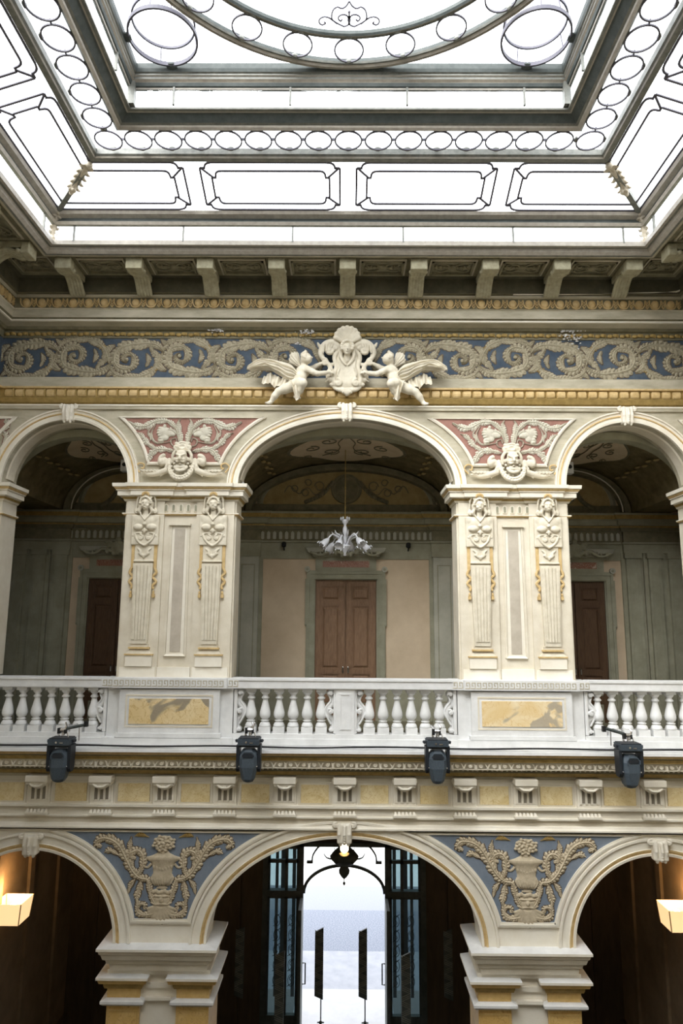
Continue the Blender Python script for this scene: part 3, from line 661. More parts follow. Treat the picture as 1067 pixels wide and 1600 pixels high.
# ------------------------------------------------------------------ upper arches: archivolts, keystones, spandrels
AVP=[(-.0,.0),(0,.045),(.035,.05),(.045,.03),(.08,.03),(.085,.045),(.10,.045),(.105,.03),(.135,.035),(.145,.055),(.165,.055),(.17,.0)]
AVM=[CREAM,CREAM,CREAM,CREAM,GOLD,GOLD,GOLD,CREAM,CREAM,CREAM,CREAM]
S=Sculpt((-.15,-.2,-.16),(.15,.03,.17),.008)
S.box((0,-.04,0),(.085,.06,.125),.02); S.chain([(0,-.11,.1),(0,-.12,.0),(0,-.09,-.12)],.02)
for sx in (-1,1): S.volute((sx*.10,.10),.04,.008,1.2,.016,0,a0=PI/2,hand=-sx,y=-.06); S.chain([(sx*.055,-.08,.12),(sx*.06,-.10,.0),(sx*.045,-.07,-.14)],[.022,.02,.02])
for q in range(7): S.ell((0,-.125+.004*abs(q-3),.09-.032*q),.014,k=.002)
KS=S.build('keystone',CREAM)
for i,(cx,a,b) in enumerate(A_UP):
    nm=('left','central','right')[i]
    e=E('gallery_arch',(cx,10,ZU),'%s upper arch with cream and gold archivolt and scrolled keystone'%nm,'arch',group='arches of the upper gallery')
    m=MB(); arch_mould(m,cx,ZU,a,b,AVP,AVM,10.0); O('archivolt',m,parent=e)
    m=MB()
    for t0,t1 in ((.1,PI-.1),): arch_mould(m,cx,ZU,a-.004,b-.004,[(0,-.10),(-.012,-.13),(-.012,-.33),(0,-.36)],STONE,10.0,t0,t1)
    O('soffit_panel',m,parent=e)
    o=O('keystone',KS,parent=e); o.location=(0,-.01,b+.09)
def offs_poly(cx,side,e,z0,z1,zs,AA,N=22):
    """edge of a spandrel field: outward offset e of the arch on that side"""
    (c,a,b)=AA; P=[]
    for i in range(160):
        t=PI*i/159; x,z=c-a*math.cos(t),zs+b*math.sin(t); nx,nz=-math.cos(t)/a,math.sin(t)/b; l=math.hypot(nx,nz)
        P.append((x+nx/l*e,z+nz/l*e))
    P=[p for p in P if z0<=p[1]<=z1 and ((p[0]-c)*side>0)]; P.sort(key=lambda p:p[1]); st=max(1,len(P)//N); P=P[::st]
    return P
def spandrel(cx,zs,z0,z1,L,R,e,mat_,frame,yf,name,label,grp,bw=.045):
    ed=E(name,(cx,yf,z0),label,'painting',group=grp)
    l=offs_poly(cx,1,e,z0,z1,zs,L); r=offs_poly(cx,-1,e,z0,z1,zs,R)
    l=[(l[0][0],z0)]+l+[(2*l[-1][0]-l[-2][0],z1)]; r=[(r[0][0],z0)]+r+[(2*r[-1][0]-r[-2][0],z1)]
    poly=l[::-1]+r; poly=[*r,*l[::-1]]
    m=MB(); m.prism(poly,yf-.012,yf,mat_); O('painted_ground',m,parent=ed)
    m=MB()
    if True:
        pts=[(p[0],yf-.012,p[1]) for p in poly]
        m.bar(pts,bw,.035,frame,closed=True,nrm=(0,-1,0)); m.bar(pts,bw*.35,.05,frame,closed=True,nrm=(0,-1,0))
    O('frame_moulding',m,parent=ed); return ed,l,r
for sx,nm in ((-1,'left'),(1,'right')):
    cx=sx*2.455; L,R=(A_UP[0],A_UP[1]) if sx<0 else (A_UP[1],A_UP[2])
    ed,l,r=spandrel(cx,ZU,9.86,10.575,L,R,.33,PINK,CREAM,10.0,'rose_spandrel','%s rose spandrel painted with pale foliage and two beast heads'%nm,'rose spandrels between upper arches')
    o0=10.22
    for s in (-1,1):
        Y=9.985
        m=MB(); ribbon(m,[(.03,-.22),(.05,-.05),(.07,.12),(.10,.27),(.07,.33)],[.015,.04,.045,.03,.008],Y,.015,6,PALE,ROSED,.5,5,1.2,cx,o0,s)
        ribbon(m,[(.08,-.02),(.12,.16),(.24,.29),(.42,.30),(.58,.22),(.72,.22),(.86,.29)],[.012,.03,.045,.055,.06,.05,.01],Y,.018,10,PALE,ROSED,.45,6,1.15,cx,o0,s)
        ribbon(m,[(.10,.08),(.20,.16),(.30,.13)],[.01,.045,.008],Y,.014,4,PALE,ROSED,.5,5,1.2,cx,o0,s); O('painted_foliage',m,parent=ed)
        m=MB(); ribbon(m,[(.12,-.18),(.30,-.14),(.44,-.16),(.52,-.28),(.54,-.36)],[.02,.05,.06,.04,.008],Y,.018,8,PALE,ROSED,.5,6,1.15,cx,o0,s)
        ribbon(m,[(.40,-.14),(.54,-.06),(.64,.07),(.74,.12)],[.02,.045,.035,.006],Y,.016,6,PALE,ROSED,.5,5,1.15,cx,o0,s)
        ribbon(m,[(.18,-.02),(.42,-.04),(.50,.10),(.44,.24)],[.006,.016,.018,.006],Y,.012,2,PALE,ROSED,.2,6,1.3,cx,o0,s)
        ribbon(m,[(.06,-.1),(.17,-.08),(.20,.0),(.13,.03),(.11,-.02)],[.01,.012,.012,.01,.01],Y,.012,1,PALE,ROSED,.1,5,1.3,cx,o0,s)
        ribbon(m,[(.52,-.02),(.50,.05),(.55,.12),(.50,.19)],[.006,.03,.022,.004],Y,.012,3,PALE,ROSED,.5,4,1.2,cx,o0,s); O('painted_scroll',m,parent=ed)
        S=Sculpt((-.2,-.06,-.2),(.2,.02,.2),.008)   # beast head in profile, low relief
        S.ell((.05,0,.03),(.09,.03,.085)); S.ell((-.05,0,.0),(.07,.028,.05)); S.ell((-.10,0,-.015),(.035,.028,.03)); S.ell((.02,0,-.06),(.06,.025,.05)); S.ell((.08,0,-.09),(.05,.02,.06))
        for q in range(6): S.ell((.10+.02*math.sin(q),0,.09-.04*q),(.035,.03,.022),k=.004)
        S.ell((.03,-.01,.12),(.025,.02,.03)); S.ell((-.015,-.03,.035),(.016,.014,.010),op='s',k=.004); S.cap((-.12,-.03,-.03),(-.06,-.03,-.04),.006,k=.003,op='s')
        o=O('painted_beast_head',S.build('painted_beast_head',PALE),parent=ed); o.location=Vector((cx+s*.27,Y,o0+.10))-WP(ed); o.scale=(s,1,1)
# small half spandrels at the outer ends
for sx in (-1,1):
    m=MB(); P=offs_poly(0,sx,.33,9.86,10.575,ZU,A_UP[0] if sx<0 else A_UP[2]); P=[p for p in P if abs(p[0])<HW-.02]
    poly=P+[(sx*(HW-.01),P[-1][1]),(sx*(HW-.01),P[0][1])]
    if sx<0: poly=poly[::-1]
    m.prism(poly,9.985,10,PINK); m.bar([(p[0],9.985,p[1]) for p in P]+[(sx*HW,9.985,P[-1][1])] ,.045,.035,CREAM,nrm=(0,-1,0))
    c0=sx*5.2
    for q in range(3): ribbon(m,[(0,-.3+q*.2),(.05,-.2+q*.2),(.0,-.1+q*.2)],[.01,.05,.01],9.985,.014,4,PALE,ROSED,.4,5,1.2,c0,10.25,-sx)
    tag(O('rose_spandrel_end',m),'sliver of rose painted spandrel at the far %s end of the upper wall'%('left' if sx<0 else 'right'),'painting',group='rose spandrels between upper arches')
# blue spandrels with urns
YL=9.785
for sx,nm in ((-1,'left'),(1,'right')):
    cx=sx*2.43; L,R=(A_LO[0],A_LO[1]) if sx<0 else (A_LO[1],A_LO[2])
    ed,l,r=spandrel(cx,ZL,3.60,4.715,L,R,.27,BLUE2,CREAM,9.8,'blue_spandrel','%s blue spandrel painted with an urn above a bearded mask'%nm,'blue spandrels between lower arches',.06)
    S=Sculpt((-.24,-.08,-.62),(.24,.02,.62),.0085)     # urn, flowers and mask
    B=Sculpt((-.20,-.10,.34),(.20,.02,.66),.0085); B.ell((0,0,.49),(.12,.04,.10)); B.cap((0,-.01,.36),(0,-.01,.5),.03)
    for q in range(30):
        a=q*2.4; rr=.022*math.sqrt(q)+.005; B.ell((rr*math.cos(a)*1.05,-.045+.12*rr,.49+rr*.85*math.sin(a)),(.020,.03,.020),k=.003)
    bo=O('painted_blossoms',B.build('painted_blossoms',TAN),parent=ed); bo.location=Vector((cx,YL,4.10))-WP(ed); bo.scale=(1.2,.6,.96)
    
    S.ell((0,0,-.27),(.11,.035,.10)); S.ell((0,-.04,-.27),(.018,.02,.035)); 
    for s in (-1,1):
        S.ell((s*.04,-.035,-.245),(.02,.012,.010),op='s',k=.004); S.chain([(s*.015,-.035,-.22),(s*.07,-.035,-.215)],.010); S.chain([(0,-.035,-.315),(s*.06,-.03,-.325),(s*.1,-.02,-.30)],.012)
    for q in range(11):
        a=-PI*.05-PI*.9*q/10; S.chain([(.05*math.cos(a),-.01,-.34+.04*math.sin(a)),(.13*math.cos(a),-.01,-.36+.15*math.sin(a)),(.15*math.cos(a)+.02,-.005,-.38+.2*math.sin(a))],[.022,.02,.01],k=.004)
    for q in range(7): S.ell((-.09+.03*q,-.01,-.165+.012*math.sin(q*2.1)),(.022,.03,.03),k=.004)
    u=MB(); prf=[(.03,-.13),(.06,-.125),(.062,-.11),(.035,-.095),(.05,-.085),(.10,-.06),(.128,-.01),(.132,.03),(.118,.04),(.118,.055),(.105,.07),(.108,.12),(.122,.18),(.145,.225),(.185,.25),(.195,.265),(.195,.285),(.16,.295),(.12,.31),(.07,.34),(.045,.375),(.045,.40),(.075,.415)]
    u.lathe(prf,28,(0,0,0),TAN)
    for q in range(-4,5): u.tube([(.03*q,-.128+abs(q)*.008,.02),(.026*q,-.115+abs(q)*.008,-.04),(.018*q,-.06,-.085)],[.013,.012,.006],6,TAN)
    for q in range(-3,4): u.ball((.033*q,-.115+abs(q)*.006,.13+.012*abs(q)),1,6,TAN,(.014,.012,.022))
    for s_ in (-1,1): u.tube([(s_*p[0],-.02,p[1]) for p in catmull([(.13,.20),(.17,.15),(.22,.17),(.235,.215),(.20,.235),(.185,.205)],4)],.016,6,TAN)
    uo=O('painted_urn',u,parent=ed,smooth=True); uo.location=Vector((cx,YL,4.12))-WP(ed); uo.scale=(1.2,.22,.96)
    o=O('painted_mask',S.build('painted_mask',TAN),parent=ed); o.location=Vector((cx,YL,4.12))-WP(ed); o.scale=(1.3,.6,.96)
    for s in (-1,1):
        m=MB(); c=4.115
        ribbon(m,[(.07,-.30),(.14,-.20),(.17,-.08),(.20,.0),(.30,.02),(.40,.10),(.50,.26),(.60,.42),(.72,.50),(.86,.51),(.92,.44),(.84,.40)],[.03,.04,.04,.045,.05,.06,.065,.065,.06,.05,.04,.02],YL,.02,18,TAN,UMBER,.42,5,1.15,cx,c,s)
        O('painted_acanthus_scroll',m,parent=ed)
        m=MB()
        ribbon(m,[(.33,.03),(.28,.16),(.27,.28),(.33,.36),(.42,.34),(.43,.27),(.37,.26)],[.02,.045,.055,.055,.05,.035,.02],YL,.018,9,TAN,UMBER,.4,5,1.15,cx,c,s)
        ribbon(m,[(.42,.10),(.42,.25),(.46,.40),(.44,.54)],[.01,.035,.035,.006],YL,.015,6,TAN,UMBER,.5,5,1.2,cx,c,s)
        ribbon(m,[(.20,.53),(.32,.56),(.40,.54)],[.008,.03,.01],YL,.012,2,GOLDD,None,.3,5,1.2,cx,c,s)
        ribbon(m,[(.60,.30),(.72,.36),(.80,.33)],[.012,.04,.006],YL,.014,4,TAN,UMBER,.5,5,1.2,cx,c,s); O('painted_leaf_spray',m,parent=ed)
        m=MB(); ribbon(m,[(.29,-.02),(.30,-.12),(.33,-.22),(.31,-.32)],[.02,.05,.035,.008],YL,.014,5,TAN,UMBER,.4,5,1.2,cx,c,s)
        ribbon(m,[(.36,.0),(.42,-.07),(.45,-.18)],[.012,.035,.006],YL,.014,3,TAN,UMBER,.4,5,1.2,cx,c,s)
        ribbon(m,[(.10,-.42),(.22,-.44),(.31,-.40),(.30,-.31),(.22,-.31),(.22,-.37)],[.04,.045,.04,.035,.03,.02],YL,.016,7,TAN,UMBER,.4,5,1.15,cx,c,s); O('painted_ribbon',m,parent=ed)
# lower archivolts
AV2=[(0,0),(0,.03),(.03,.035),(.035,.015),(.055,.015),(.06,.03),(.085,.035),(.09,.02),(.19,.02),(.195,.045),(.225,.045),(.23,.0)]
AM2=[CREAM,CREAM,CREAM,GOLD,GOLD,GOLD,CREAM,CREAM,CREAM,CREAM,CREAM]
for i,(cx,a,b) in enumerate(A_LO):
    nm=('left','central','right')[i]
    e=E('entrance_arch',(cx,9.8,ZL),'%s ground floor arch with broad pale archivolt and scrolled keystone'%nm,'arch',group='arches of the ground floor')
    m=MB(); arch_mould(m,cx,ZL,a,b,AV2,AM2,9.8); O('archivolt',m,parent=e)
    o=O('keystone',KS,parent=e); o.location=(0,-.01,b+.08); o.scale=(1.15,1.1,1.0)
# ================================================================== UPPER PIERS
# herm bust
def make_herm():
    S=Sculpt((-.22,-.20,-1.06),(.22,.06,.20),.0075); Z=0.  # origin at face centre
    S.box((0,.0,-.385),(.205,.05,.225),.01); S.box((0,.015,-.72),(.145,.04,.14),.01)
    # chest
    S.ell((0,-.03,-.25),(.15,.06,.10),k=.03); S.cap((0,-.03,-.16),(0,-.05,-.06),.042,.038,k=.02)
    for s in (-1,1):
        S.ell((s*.10,-.06,-.345),(.072,.05,.05),k=.012); S.ell((s*.16,-.02,-.20),(.04,.04,.05),k=.03)
    # head
    S.ell((0,-.07,.005),(.068,.07,.088),k=.01); S.ell((0,-.085,-.055),(.04,.045,.03),k=.02)
    for s in (-1,1):
        S.ell((s*.028,-.142,.012),(.017,.014,.010),k=.006,op='s'); S.ell((s*.028,-.131,.011),(.012,.010,.008),k=.002)
        S.cap((s*.012,-.142,.028),(s*.045,-.128,.03),.006,k=.005); S.ell((s*.035,-.12,-.025),(.02,.016,.018),k=.012)
    S.chain([(0,-.136,.025),(0,-.148,-.005),(0,-.150,-.018)],[.007,.008,.009],k=.005); S.cap((-.016,-.138,-.046),(.016,-.138,-.046),.005,k=.002); S.cap((-.012,-.136,-.055),(.012,-.136,-.055),.005,k=.002)
    # hair
    for s in (-1,1):
        for q in range(6):
            a=PI/2-q*.33; S.ell((s*.075*math.cos(a)+s*.005,-.085,.02+.085*math.sin(a)),(.024,.05,.022),k=.004)
        S.chain([(s*.07,-.08,.05),(s*.088,-.07,.0),(s*.08,-.07,-.05),(s*.10,-.07,-.10),(s*.075,-.06,-.14)],[.025,.028,.024,.026,.014],k=.006,n=3)
        S.volute((s*.135,-.105),.035,.008,1.1,.018,0,a0=PI/2,hand=-s,y=-.05)
        S.chain([(s*.04,-.05,.13),(s*.10,-.05,.14),(s*.135,-.05,.08),(s*.14,-.04,.0),(s*.15,-.04,-.07)],[.016,.018,.014,.012,.012],k=.004,n=3)
        S.volute((s*.075,.115),.03,.008,1.1,.014,0,a0=PI*.5,hand=s,y=-.07)
    S.ell((0,-.06,.115),(.07,.05,.03)); S.ell((0,-.10,.10),(.018,.02,.018),op='s',k=.004)
    # necklace chain, knot, ornaments
    for s in (-1,1): S.chain([(s*.075,-.075,-.13),(s*.05,-.09,-.18),(s*.0,-.10,-.24)],.009,k=.002,n=3)
    S.ell((0,-.095,-.30),(.026,.02,.022)); S.ell((0,-.08,-.40),(.02,.025,.045)); S.ell((0,-.075,-.395),(.045,.02,.018))
    for s in (-1,1):
        S.volute((s*.060,-.50),.042,.008,1.3,.014,0,a0=PI/2,hand=s,y=-.058); S.chain([(s*.0,-.055,-.62),(s*.06,-.06,-.585),(s*.12,-.06,-.52),(s*.14,-.06,-.46)],.014,n=3); S.chain([(s*.03,-.058,-.44),(s*.10,-.058,-.43),(s*.15,-.058,-.45)],.010,n=3)
        S.chain([(0,-.035,-.77),(s*.045,-.035,-.75),(s*.055,-.035,-.70),(s*.10,-.035,-.66)],[.02,.02,.018,.01],n=3); S.ell((s*.06,-.035,-.735),(.025,.02,.02))
    S.ell((0,-.035,-.60),(.02,.02,.015)); S.ell((0,-.035,-.79),(.022,.02,.02))
    S.box((0,-.01,-.85),(.15,.045,.012),.005)
    return S.build('herm_bust',SCULPT)
HB=make_herm()
def crown_mesh():
    m=MB()
    for q in range(7):
        a=PI/2+(q-3)*.36; m.ball((.055*math.cos(a),-.05,.055*math.sin(a)*.8),1,6,GOLD,(.014,.018,.028))
    return me('shell_crown',m,GOLD,True)
CR=crown_mesh()
def shaft_mesh():
    m=MB(); y=-.06
    m.taper(-.112,.112,-.145,.145,y,0,y,0,-2.02,-.865,SCULPT)
    for q in range(-2,3):
        u0,u1=q*.040,q*.052
        m.taper(u0-.013,u0+.013,u1-.018,u1+.018,y-.014,y,y-.014,y,-1.96,-.90,SCULPT)
    return me('fluted_shaft',m)
SH=shaft_mesh()
def ribbon_mesh(s):
    m=MB()
    m.box(s*.165-.022,s*.165+.022,-.02,.0,-.93-.0,-.47,GOLD); m.ball((s*.165,-.03,-.46),1,8,SCULPT,(.035,.03,.03))
    P=[(s*.165,-.03,-.93),(s*(.165+.03),-.03,-1.0),(s*(.165-.02),-.03,-1.06),(s*(.165+.03),-.03,-1.13),(s*(.165-.015),-.03,-1.19),(s*.165,-.03,-1.24)]
    m.tube(catmull(P,4),[.02]*20+[.012],6,GOLD,sy=.6); m.ball((s*.165,-.03,-1.29),1,7,GOLD,(.018,.018,.03)); m.box(s*.165-.02,s*.165+.02,-.04,0,-1.36,-1.31,GOLD)
    return me('gilded_pendant',m,GOLD)
PD=[ribbon_mesh(-1),ribbon_mesh(1)]
CP=[(.0,9.28),(.02,9.285),(.035,9.31),(.05,9.335),(.06,9.34),(.06,9.35),(.105,9.355),(.105,9.425),(.125,9.43),(.125,9.44),(.14,9.455),(.15,9.475),(.165,9.48),(.17,9.53),(.0,9.545)]
CPM=[STONE,STONE,GOLDD,GOLDD,STONE,CREAM,CREAM,CREAM,CREAM,GOLD,GOLD,CREAM,CREAM,CREAM]
def pier(cx,label,hl):
    e=E('herm_pier',(cx,10,6.73),label,'pillar',group='herm piers of the upper gallery')
    hw=.825
    m=MB(); m.box(cx-hw,cx+hw,10,10.45,6.73,9.54,STONE)
    for x0,x1 in ((-.80,-.80+.56),(.80-.56,.80)):   # flat pilaster backs behind the herms
        m.box(cx+x0,cx+x1,9.965,10,6.73,9.28,STONE)
    m.box(cx-hw-.0,cx+hw,9.985,10,6.73,6.74,STONE)
    O('shaft',m,parent=e)
    for u,w in ((-.52,.255),(0,.235),(.52,.255)):  # plinth stones
        m=MB(); m.box(-w,w,-.045,0,0,.14,CREAM); o=O('plinth_stone',m,parent=e,world=False); o.location=(u,-.0,0.005)
        if u: 
            m=MB(); m.box(-.19,.19,-.075,0,0,.155,CREAM); o=O('plinth_stone',m,parent=e,world=False); o.location=(u*.96,0,.155)
            m=MB(); m.box(-.205,.205,-.09,0,0,.02,GOLD); m.taper(-.19,.19,-.12,.12,-.08,0,-.055,0,.02,.09,SCULPT); m.box(-.15,.15,-.09,0,.09,.115,GOLD); m.box(-.125,.125,-.075,0,.115,.16,SCULPT)
            o=O('herm_base',m,parent=e,world=False); o.location=(u*.96,0,.31)
    # sunk centre panel
    m=MB(); P=[(-.15,.32),(.15,.32),(.13,2.20),(-.13,2.20)]
    m.bar([(p[0],-.001,p[1]) for p in P],.03,.03,STONE,closed=True,nrm=(0,-1,0)); m.prism([(-.125,.335),(.125,.335),(.112,2.18),(-.112,2.18)],-.006,0,CREAM)
    m.prism([(-.075,.36),(.075,.36),(.075,2.14),(-.075,2.14)],-.012,0,mat('taupe recessed strip',(.42,.37,.30),.8,(.50,.45,.37),5)); m.box(-.16,.16,-.05,0,2.19,2.215,STONE); m.taper(-.15,.15,-.12,.12,-.04,0,-.02,0,.30,.33,CREAM)
    O('sunk_panel',m,parent=e,world=False)
    # necking with niches
    m=MB(); strip(m,[(0,9.07),(.03,9.075),(.04,9.09),(.04,9.105),(0,9.11)],cx-hw,cx+hw,10,[GOLD,GOLD,CREAM,CREAM],ends=10.45); O('necking',m,parent=e)
    nm=MB(); nm.prism([(-.03,0),(.03,0),(.03,.09),(.015,.115),(-.015,.115),(-.03,.09)],-.018,0,CREAM); nm.prism([(-.017,.01),(.017,.01),(.017,.085),(.008,.1),(-.008,.1),(-.017,.085)],-.022,-.0,GREYG); nd=me('flute_niche',nm)
    for u in (-.22,-.11,0,.11,.22,-.765,.765):
        o=O('flute_niche',nd,parent=e,world=False); o.location=(u,0,2.40)
    # capital in three breaks
    m=MB(); strip(m,CP,cx-hw,cx+hw,10,CPM,ends=10.45)
    strip(m,CP,cx-.62,cx-.20,9.965,CPM,ends=9.99); strip(m,CP,cx+.20,cx+.62,9.965,CPM,ends=9.99); O('capital',m,parent=e)
    for s,l in ((-1,hl[0]),(1,hl[1])):
        b=O('herm_bust',HB,parent=e,world=False); b.location=(s*.50,-.04,2.49); b.scale=(.98,.9,.98)
        c=O('shell_crown',CR,parent=b,world=False); c.location=(0,-.06,.125)
        f=O('fluted_shaft',SH,parent=e,world=False); f.location=(s*.50,-.03,2.49)
        for p in PD: o=O('gilded_pendant',p,parent=e,world=False); o.location=(s*.50,-.035,2.49)
    # pedestal at rail level
    return e
pL=pier(-2.455,'left upper pier with two female herms and a pale shaft',('',''))
pR=pier(2.455,'right upper pier with two female herms, brighter lit',('',''))
for sx,nm in ((-1,'left'),(1,'right')):
    e=E('corner_pier',(sx*5.27,10,6.73),'plain corner pier with moulded capital at the %s edge of the upper gallery'%nm,'pillar',group='corner piers of the upper gallery')
    m=MB(); a,b=sorted((sx*5.13,sx*5.36)); m.box(a,b,10,10.45,6.73,9.54,STONE); O('shaft',m,parent=e)
    m=MB(); strip(m,CP,a,b,10,CPM,ends=10.45); strip(m,[(0,9.07),(.03,9.075),(.04,9.09),(.04,9.105),(0,9.11)],a,b,10,[GOLD,GOLD,CREAM,CREAM],ends=10.45); O('capital',m,parent=e)
    o=O('flute_niche',nd if False else bpy.data.meshes['flute_niche'],parent=e,world=False); o.location=(-sx*.06,0,2.40)
# mask ornaments
def mask():
    S=Sculpt((-.66,-.30,-.34),(.66,.05,.36),.0095)
    S.ell((0,-.10,.05),(.085,.10,.11),k=.01); S.ell((0,-.13,.12),(.08,.06,.045),k=.02)  # head, forehead
    for s in (-1,1):
        S.cap((s*.015,-.20,.075),(s*.065,-.185,.10),.016,k=.008); S.ell((s*.036,-.20,.055),(.022,.018,.012),op='s',k=.006); S.ell((s*.036,-.188,.053),(.015,.012,.01),k=.002)
        S.ell((s*.052,-.18,.02),(.028,.024,.024),k=.01); S.chain([(s*.01,-.215,-.01),(s*.045,-.20,-.02),(s*.08,-.17,.0)],[.014,.014,.006],k=.004)
        S.ell((s*.10,-.10,.04),(.02,.03,.035)); S.ell((s*.10,-.12,-.03),.022)
        for q in range(5): S.chain([(s*.014*q,-.17,-.06),(s*(.018*q+.005),-.175,-.10),(s*.018*q,-.16,-.135+.012*q)],[.011,.012,.007],k=.002)
        # horns / crown scrolls
        S.volute((s*.095,.235),.055,.012,1.2,.026,0,a0=PI*.5,hand=s,y=-.08); S.chain([(s*.10,-.08,.17),(s*.14,-.08,.10),(s*.13,-.07,.0)],[.026,.024,.02],n=3)
        # side volutes
        S.volute((s*.27,.03),.075,.012,1.3,.034,0,a0=PI*.55,hand=-s,y=-.07); S.ell((s*.31,-.06,.0),(.05,.06,.06),k=.02)
        S.chain([(s*.19,-.07,.04),(s*.20,-.07,-.06),(s*.25,-.06,-.13)],[.03,.045,.03],n=3)
        for q in range(4): S.cap((s*(.17+.022*q),-.11,-.0-.02*q),(s*(.18+.022*q),-.10,-.10-.01*q),.008,k=.003)
        # leafy arms
        S.chain([(s*.22,-.07,-.12),(s*.34,-.06,-.16),(s*.46,-.05,-.18),(s*.60,-.04,-.155)],[.045,.04,.032,.014],k=.01,n=4)
        for q in range(7):
            u=.26+.05*q; S.chain([(s*u,-.06,-.155),(s*(u+.055),-.07,-.215+.008*q)],[.022,.006],k=.002); S.chain([(s*u,-.08,-.14),(s*(u+.055),-.09,-.11)],[.018,.006],k=.002); S.cap((s*u,-.125,-.15),(s*(u+.03),-.12,-.165),.006,op='s',k=.002)
    S.chain([(0,-.195,.08),(0,-.225,.035),(0,-.23,.02)],[.014,.02,.026],k=.006); S.ell((0,-.20,-.032),(.026,.018,.010),op='s',k=.003); S.ell((0,-.195,-.05),(.026,.016,.010),k=.003)
    for q in range(14):
        a=PI*1.05+PI*.9*q/13; S.volute((.085*math.cos(a),-.075+.075*math.sin(a)),.018,.006,.9,.013,y=-.15-.03*math.sin(-a))
    S.ell((0,-.08,.225),(.075,.05,.06),k=.01); S.ell((0,-.13,.24),(.05,.03,.035),op='s',k=.006); S.box((0,-.10,.165),(.09,.05,.012),.008)
    S.chain([(-.06,-.08,.29),(0,-.09,.305),(.06,-.08,.29)],.02,n=3)
    for q in range(15):   # garland
        a=PI+PI*q/14; r=.028+.016*math.sin(PI*q/14); S.ell((.175*math.cos(a),-.11-.05*math.sin(PI*q/14),-.05+.205*math.sin(a)),r,k=.002); S.ell((.175*math.cos(a),-.11-.05*math.sin(PI*q/14)-r,-.05+.205*math.sin(a)),r*.45,k=.001,op='s')
        if q%2: S.ell((.14*math.cos(a),-.12,-.04+.15*math.sin(a)),.02,k=.004)
    return S.build('grotesque_mask',SCULPT)
MK=mask()
for sx,nm in ((-1,'left'),(1,'right')):
    o=O('grotesque_mask',MK); o.location=(sx*2.455,9.985,9.86); tag(o,'bearded stucco mask with horn scrolls above the %s herm pier'%nm,'sculpture',group='bearded masks over the herm piers')
    # gold scroll ends beside the mask
    for s in (-1,1):
        m=MB(); m.tube([(s*(.50+.14+p[0]),-.02,-.28+.22+p[1]) for p in catmull([(0,-.08),(.06,.0),(.01,.06),(-.06,.04),(-.05,-.02),(-.015,-.01)],4)],.012,6,GOLD)
        g=O('gilt_curl',m,parent=o,world=False)
# little lamp domes on the capitals
for x,l in ((-1.60,'small white lamp dome on the left pier capital'),(1.60,'small white lamp dome on the right pier capital')):
    m=MB(); m.lathe([(.045,0),(.045,.03),(.038,.07),(.02,.10),(.001,.11)],12,(x,10.30,9.545),WHITE); tag(O('lamp_dome',m,smooth=True),l,'lamp',group='dome lamps on the capitals')
